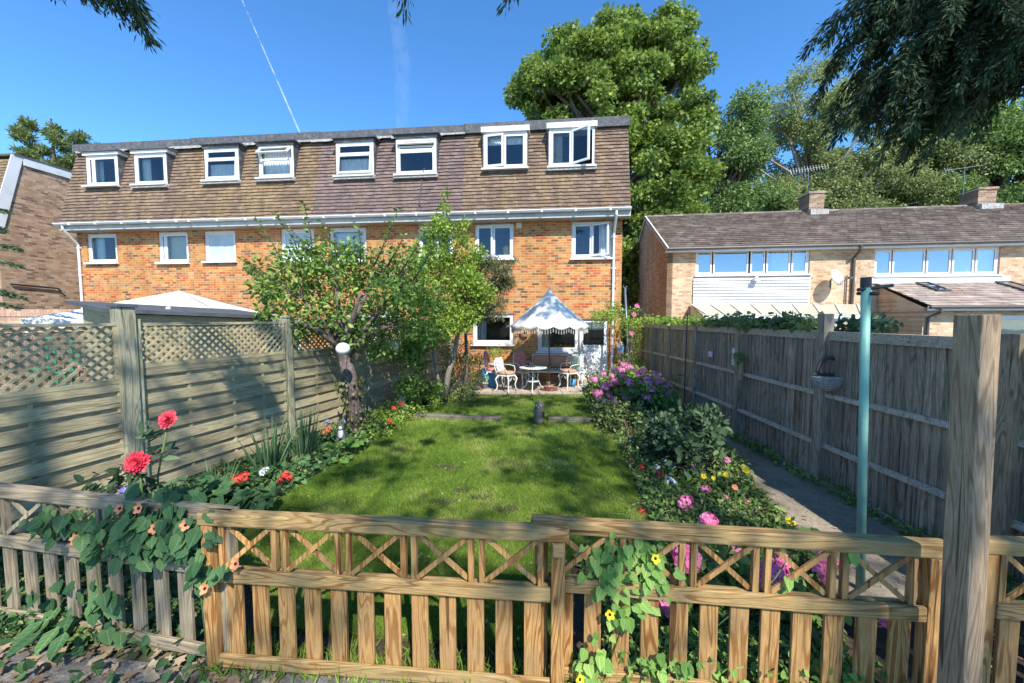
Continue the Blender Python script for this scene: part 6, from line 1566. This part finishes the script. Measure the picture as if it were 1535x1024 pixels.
# pink hydrangea behind the picket fence
b = P3(1120, 905); hb = head_mesh(.075, 190, .033, 'fl_pink', .85)
t, cl = plant('bright pink mophead hydrangea close behind the right picket panel', b, px_lobes(b, [(1120,880,2.45,.30,.2,16),(1060,860,2.6,.25,.2,12),(1180,900,2.4,.22,.18,10),(1050,930,2.4,.2,.15,8)]), .11, 1500, .085, 'lf_hyd', 'hydrangea_bush')
for (px, py, yy, s) in ((1062,782,2.9,.85),(1030,838,2.5,1.15),(1020,828,2.6,.9),(1160,862,2.35,1.15),(1148,873,2.3,1.0),(1170,850,2.45,.9),(1240,838,2.7,.8),(1228,852,2.6,.7),(1236,868,2.6,.5),(1104,830,2.8,.6),(1000,905,2.3,.9),(1325,935,2.2,.3),(1170,842,2.5,.8)): bloom(hb, t, Y(px,py,yy)-Vector(b), (rs.uniform(-.2,.2),-.6,.8), s, 'flower_head')
# left border
b = P3(200, 790); b = ((230-767.5)/F*3.0, 3.0, 0)
t = thing('dahlia_plant', 'tall leafy dahlia with two big crimson blooms near the left fence post', 'plant', b)
q1 = Y(253,629,3.0)-Vector(b); q2 = Y(207,693,2.85)-Vector(b)
st = MB(); st.tube([(-.1,.05,0), q1*.6+Vector((-.08,0,0)), q1], .007, 6); st.tube([(-.15,.03,0), q2*.6+Vector((-.05,0,0)), q2], .007, 6); st.build('stem', M['stem'], t, smooth=True)
bloom(f_red, t, q1, (-.1,-.9,.5), 1.0); bloom(f_red, t, q2, (.2,-.95,.3), 1.15)
Ps=[]; 
for (px, py, n, s) in ((222,655,16,.06),(235,680,14,.06),(190,715,40,.1),(160,730,40,.13),(210,735,40,.12),(130,740,24,.1),(250,740,20,.1)):
    q = Y(px,py,3.0)-Vector(b)
    for k in range(n): Ps.append((q.x+rs.gauss(0,s*.7), q.y+rs.gauss(0,s*.7)+.03, q.z+rs.gauss(0,s*.45)))
leaf_mesh('foliage', Ps, .095*(.6+.6*NR.random(len(Ps))), M['lf_blue'], 'leaf', parent=t, up=.6)
def blades(label, px, py, n, L, w, spread, mat='lf_iris', cat='plant'):
    g = G(px, py); t = thing('iris_clump', label, cat, (g.x, g.y, 0)); m = MB()
    for i in range(n):
        a = rs.uniform(0, 6.3); r_ = rs.uniform(0, .14); l = L*rs.uniform(.55,1.1); ln = spread*rs.random(); bend = rs.uniform(.0,.5)*ln
        x0, y0 = r_*math.cos(a), r_*math.sin(a); dx, dy = math.cos(a)*ln, math.sin(a)*ln; vs = []; K = 6; tw = rs.uniform(0,3.1); wx, wy = math.cos(tw)*w, math.sin(tw)*w
        for k in range(K+1):
            u = k/K; c = (x0+dx*l*(u+bend*u*u*1.5), y0+dy*l*(u+bend*u*u*1.5), l*(u-bend*u*u*u*.9)); ww = (1-u)**.6*.5+.02
            vs += [(c[0]-wx*ww, c[1]-wy*ww, c[2]), (c[0]+wx*ww, c[1]+wy*ww, c[2])]
        m.add(vs, [(2*k, 2*k+1, 2*k+3, 2*k+2) for k in range(K)])
    m.build('leaf_blades', M[mat], t, smooth=True); return t
blades('left clump of long arching sword leaves before the left fence', 405, 706, 60, .68, .024, .45)
blades('right clump of long sword leaves by the second fence post', 455, 690, 70, .70, .024, .5)
blades('small thin tuft of sword leaves nearer the dahlia', 318, 745, 22, .42, .016, .35)
blossoms('scarlet geranium at the left below the sword leaves', [(357,718,4.0),(349,722,4.0),(366,716,4.05)], f_scar, leaf='lf_vine', tmpl='heart', lsz=.07)
blossoms('scarlet geranium at the right below the sword leaves', [(427,712,4.3),(423,719,4.25),(433,716,4.3)], f_scar, leaf='lf_vine', tmpl='heart', lsz=.07)
blossoms('white geranium between the two scarlet ones', [(398,705,4.3),(393,709,4.3)], f_white, leaf='lf_vine', tmpl='heart', lsz=.07, s=.8)
blossoms('tiny magenta flower by the broad leaves at the left', [(343,734,3.8)], f_pink, leaf='lf_vine', lsz=.07, tmpl='heart', s=.6)
blossoms('small violet flower beside the dahlia', [(187,735,2.9)], head_mesh(.03, 24, .03, 'fl_blue'), leaf='lf_blue', lsz=.06, s=.9)
blossoms('orange geranium near the cat ornament', [(492,643,5.6),(487,648,5.6)], head_mesh(.045, 36, .03, 'fl_orange'), leaf='lf_vine', tmpl='heart', lsz=.06)
blossoms('violet flower just left of the cat ornament', [(490,632,5.7),(516,632,5.9)], head_mesh(.03, 24, .028, 'fl_blue'), leaf='lf_vine', lsz=.05)
blossoms('orange flower among the bright leaves by the cherub', [(584,631,6.4),(601,605,6.9),(590,612,6.8)], head_mesh(.04, 30, .03, 'fl_scar'), leaf='lf_light', lsz=.05)
def bigleaf(label, spots, mat='lf_vine', ls=.13, name='broad_leaved_plant'):
    c = Y(*spots[0][:3]); t = thing(name, label, 'plant', (c.x, c.y, 0)); Ps=[];Ds=[]; st = MB()
    for (px, py, yy, n) in spots:
        q = Y(px, py, yy)-Vector((c.x, c.y, 0))
        for k in range(n):
            p = Vector((q.x+rs.gauss(0,.07), q.y+rs.gauss(0,.06), max(.03, q.z+rs.gauss(0,.035)))); a = rs.uniform(0,6.3); Ps.append(tuple(p)); Ds.append((math.cos(a), math.sin(a)-.6, -.25)); st.tube([(q.x, q.y, 0), tuple(p)], .003, 4)
    st.build('stem', M['stem'], t); leaf_mesh('foliage', Ps, ls*(.6+.6*NR.random(len(Ps))), M[mat], 'heart', np.array(Ds), np.tile([0,-.35,1.], (len(Ps),1))+NR.normal(size=(len(Ps),3))*.25, parent=t)
bigleaf('broad round leaved plant just behind the picket rail at the left', [(330,728,3.8,14),(390,740,3.6,16),(360,752,3.5,14),(310,720,3.9,8)], ls=.15)
bigleaf('nasturtium like round leaves spilling on the lawn edge', [(525,662,5.3,18),(545,655,5.5,14),(512,685,5.0,10),(500,668,5.2,10)], 'lf_vinel', .1)
# foxglove like leaves in front, bottom left corner
g = G(60, 985); t = thing('foxglove_plant', 'big crinkled light green leaves flopping in front of the left pickets', 'plant', (g.x, g.y, 0)); Ps=[];Ds=[]
for (px, py, dx) in ((30,965,-.3),(20,985,-.6),(60,975,.1),(75,985,.4),(45,960,.0),(65,940,.3),(85,955,.5)):
    q = G(px, py, .10)-Vector((g.x,g.y,0)); Ps.append((q.x-dx*.06, q.y+.10, .16)); Ds.append((dx,-1,-.45))
leaf_mesh('foliage', Ps, .15, M['lf_vine'], 'leaf', np.array(Ds), np.tile([0,-.4,1.],(len(Ps),1)), parent=t)

# black-eyed vine over the left panel
def vine(label, spots, ls, mat, y0=None, drop=True, stems=(), name='climbing_vine', tmpl='heart', lay=.05):
    c = Y(*spots[0][:3]); t = thing(name, label, 'climbing plant', (c.x, c.y, 0)); B = Vector((c.x, c.y, 0)); Ps=[];Ds=[];Ns=[]
    for (px, py, yy, spx, spy, n) in spots:
        for k in range(n):
            x = px+rs.gauss(0,.45)*spx; y = py+rs.gauss(0,.45)*spy; q = Y(x, y, yy-rs.random()*lay-.0)-B
            Ps.append(tuple(q)); sx = (x-px)/max(spx,1); Ds.append((sx*.9+rs.gauss(0,.35), -.35+rs.gauss(0,.2), -.75)); Ns.append((sx*.4+rs.gauss(0,.3), -1+rs.gauss(0,.25), .55))
    st = MB()
    for pts in stems: st.tube([Y(*p)-B for p in pts], .0035, 5)
    if stems: st.build('stem', M['stem'], t, smooth=True)
    leaf_mesh('foliage', Ps, ls*(.55+.7*NR.random(len(Ps))), M[mat], tmpl, np.array(Ds), np.array(Ns), parent=t)
    return t, B
def eyed(t, B, lst, pet, r=.028):
    fm = flower_mesh(5, r, .25, pet); em = MB(); em.ball((0,0,.004), r*.28, 10, 6); ey = em.mesh('flower_eye', M['eye'], True)
    for (px, py, yy) in lst:
        f = bloom(fm, t, Y(px,py,yy)-B, (rs.uniform(-.2,.2),-1,.35), 1.0); e = link('flower_eye', ey, f)
yv = 2.12
t, B = vine('dark green broad leaved vine with orange flowers draped over the left picket panel', [(240,770,2.16,60,26,90),(225,800,2.12,70,34,120),(180,815,2.14,50,30,50),(280,800,2.10,35,40,50),(90,785,2.25,50,30,34),(250,740,2.25,60,12,40),(300,850,2.05,16,40,16),(150,900,2.2,40,40,24),(60,890,2.3,40,26,8),(330,855,2.0,14,12,6),(180,950,2.2,20,20,3)], .078, 'lf_vine', lay=.10, stems=(((180,760,2.2),(140,820,2.2),(150,900,2.2),(170,1000,2.2)),((290,830,2.06),(300,880,2.05),(310,980,2.05)),((60,800,2.3),(80,880,2.3),(60,960,2.3))))
eyed(t, B, ((233,792,2.02),(279,787,2.02),(354,845,1.96),(308,882,1.98),(114,808,2.16),(209,762,2.06),(181,762,2.1)), 'fl_orange', .030)
t, B = vine('light green climber with yellow black centred flowers on the right picket panel', [(900,830,1.98,26,22,26),(950,825,1.95,34,24,40),(920,870,1.93,34,30,34),(975,850,1.93,22,36,26),(940,915,1.92,30,24,22),(900,985,1.9,24,36,22),(880,1000,1.92,20,20,10),(1180,870,1.88,16,20,5),(1275,830,1.84,12,5,4),(990,1000,1.9,14,20,10),(1030,1000,1.9,24,16,16),(1000,880,1.93,20,20,10)], .058, 'lf_vinel', lay=.07, stems=(((930,800,1.97),(935,850,1.93),(940,920,1.92),(905,1020,1.9)),((1205,800,1.92),(1160,870,1.86),(1120,900,1.86),(1050,960,1.88)),((940,795,1.98),(945,772,1.99),(915,769,2.0)),((985,805,1.98),(975,790,1.98),(990,768,2.0),(1005,765,2.0)),((1290,815,1.84),(1240,800,1.88),(1212,793,1.9))))
eyed(t, B, ((982,837,1.86),(914,921,1.86),(869,1018,1.85)), 'fl_yel', .026)
vine('single pale leaf shoot poking over the right picket rail', [(1212,794,1.9,12,3,5)], .07, 'lf_vinel', lay=.03)
# weeds at the fence foot, bottom left and centre
P = scatter([(-3.3,1.95),(-1.5,1.85),(-1.5,2.15),(-3.3,2.4)], 60, False); P[:,2] = .12*NR.random(len(P)); tag(leaf_mesh('fence_foot_weeds', P, .06, M['lf_vine'], 'heart', up=.5), kind='stuff')
P = scatter([(.5,1.85),(1.9,1.7),(1.9,1.95),(.5,2.05)], 700, False); P[:,2] = .22*NR.random(len(P))**1.5; tag(leaf_mesh('picket_foot_clover', P, .04, M['lf_vinel'], 'heart', up=.5), kind='stuff')
# ivy along the top of the right fence
def ivy(label, y0, y1, n, z, sp, mat, ls=.075):
    ym = (y0+y1)/2; t = thing('fence_ivy', label, 'ivy', (3.68, ym, 0), 0, 'ivy runs along the right fence top'); Ps = np.stack([NR.normal(size=n)*.10+.06, (NR.random(n)-.5)*(y1-y0), z + np.abs(NR.normal(size=n))*sp - .05*NR.random(n)], 1)
    leaf_mesh('foliage', Ps, ls*(.6+.7*NR.random(n)), M[mat], 'heart', up=.3, parent=t); m = MB(); m.tube([(.02, -(y1-y0)/2, z-.02), (.03, 0, z+.0), (.02, (y1-y0)/2, z-.02)], .012, 5); m.build('stem', M['bark'], t)
ivy('yellow green sunlit ivy along the far end of the grey fence top', 7.3, 11.0, 900, 1.84, .07, 'lf_light')
ivy('dark ivy along the middle of the grey fence top', 4.6, 7.3, 1300, 1.84, .075, 'lf_bush')
b = ((1310-767.5)/F*5.0, 5.0, 0); plant('dark glossy broad leaved shrub peering over the grey fence beside the turquoise post', b, px_lobes(b, [(1290,490,5.0,.24,.10,12),(1322,488,5.0,.16,.08,8)]), .12, 700, .11, 'lf_blue')
# climbing rose at the house corner
b = P3(935, 592)
t, cl = plant('climbing rose with pale green leaves by the house corner and the prop', b, px_lobes(b, [(930,475,10.4,.5,.3,24),(905,478,10.4,.35,.15,12),(950,500,10.3,.35,.4,20),(945,545,10.2,.35,.4,18)]), .16, 1300, .06, 'lf_light', 'climbing_rose', stems=14)
fr = flower_mesh(9, .06, .5, 'fl_pink', 2)
for (px, py) in ((954,459),(950,472),(946,500)): bloom(fr, t, Y(px,py,10.0)-Vector(b), (0,-1,.3), 1.1)
b = P3(886, 588); t, cl = plant('wispy dark stemmed plant in front of the white door', b, px_lobes(b, [(882,560,9.6,.3,.3,10)]), .10, 260, .05, 'lf_blue', stems=10)

P = scatter(LP, 60); P[:,2] = .035; D = NR.normal(size=(60,3)); D[:,2] *= .1; tag(leaf_mesh('lawn_litter', P, .02+.02*NR.random(60), M['litter'], 'leaf', D, np.tile([0,0,1.],(60,1))+NR.normal(size=(60,3))*.2), kind='stuff')
P = scatter(LP, 900); c_ = noise2(P[:,0]*3, P[:,1]*3); P = P[c_ > .62]; P[:,2] = .035; tag(leaf_mesh('lawn_clover', P, .03, M['lf_hyd'], 'heart', up=2), kind='stuff')
P = scatter([(2.5,2.0),(3.6,2.0),(3.6,8),(3.0,8)], 260, True); P[:,2] = .03; D = NR.normal(size=(260,3)); D[:,2] *= .1; tag(leaf_mesh('path_litter', P, .015+.03*NR.random(260), M['litter'], 'leaf', D, np.tile([0,0,1.],(260,1))+NR.normal(size=(260,3))*.3), kind='stuff')
# ---------- light, sky, camera
w = bpy.data.worlds.new('World'); scene.world = w; w.use_nodes = True; nt = w.node_tree; nt.nodes.clear()
sky = nt.nodes.new('ShaderNodeTexSky'); sky.sky_type = 'NISHITA'; sky.sun_disc = False
sky.sun_elevation = SUN_EL; sky.sun_rotation = math.atan2(SUN.x, SUN.y)
sky.air_density = 1.0; sky.dust_density = .1; sky.ozone_density = 4.0; sky.altitude = 3000
bgn = nt.nodes.new('ShaderNodeBackground'); bgn.inputs[1].default_value = .118; out = nt.nodes.new('ShaderNodeOutputWorld')
hs = nt.nodes.new('ShaderNodeHueSaturation'); hs.inputs['Saturation'].default_value = 1.18; hs.inputs['Hue'].default_value = .497
nt.links.new(sky.outputs[0], hs.inputs['Color']); nt.links.new(hs.outputs[0], bgn.inputs[0]); nt.links.new(bgn.outputs[0], out.inputs[0])
sl = bpy.data.lights.new('sun', 'SUN'); sl.energy = 2.6; sl.angle = rad(.53); sl.color = (1, .955, .87)
so = bpy.data.objects.new('sun', sl); C.objects.link(so); so.rotation_mode = 'QUATERNION'; so.rotation_quaternion = SUN.to_track_quat('Z', 'Y'); so.location = SUN*40
cam = bpy.data.cameras.new('camera'); cam.sensor_width = 36; cam.lens = 36*F/1535; cam.clip_start = .05; cam.clip_end = 6000
co = bpy.data.objects.new('camera', cam); C.objects.link(co); co.location = (0,0,H); co.rotation_euler = (math.pi/2 - PITCH, 0, 0); scene.camera = co
vs_ = scene.view_settings; vs_.view_transform = 'Standard'; vs_.look = 'None'; vs_.exposure = 1.64; vs_.gamma = 1
scene.cycles.max_bounces = 8; scene.cycles.transparent_max_bounces = 12; scene.cycles.diffuse_bounces = 4; scene.cycles.glossy_bounces = 3; scene.cycles.use_denoising = True
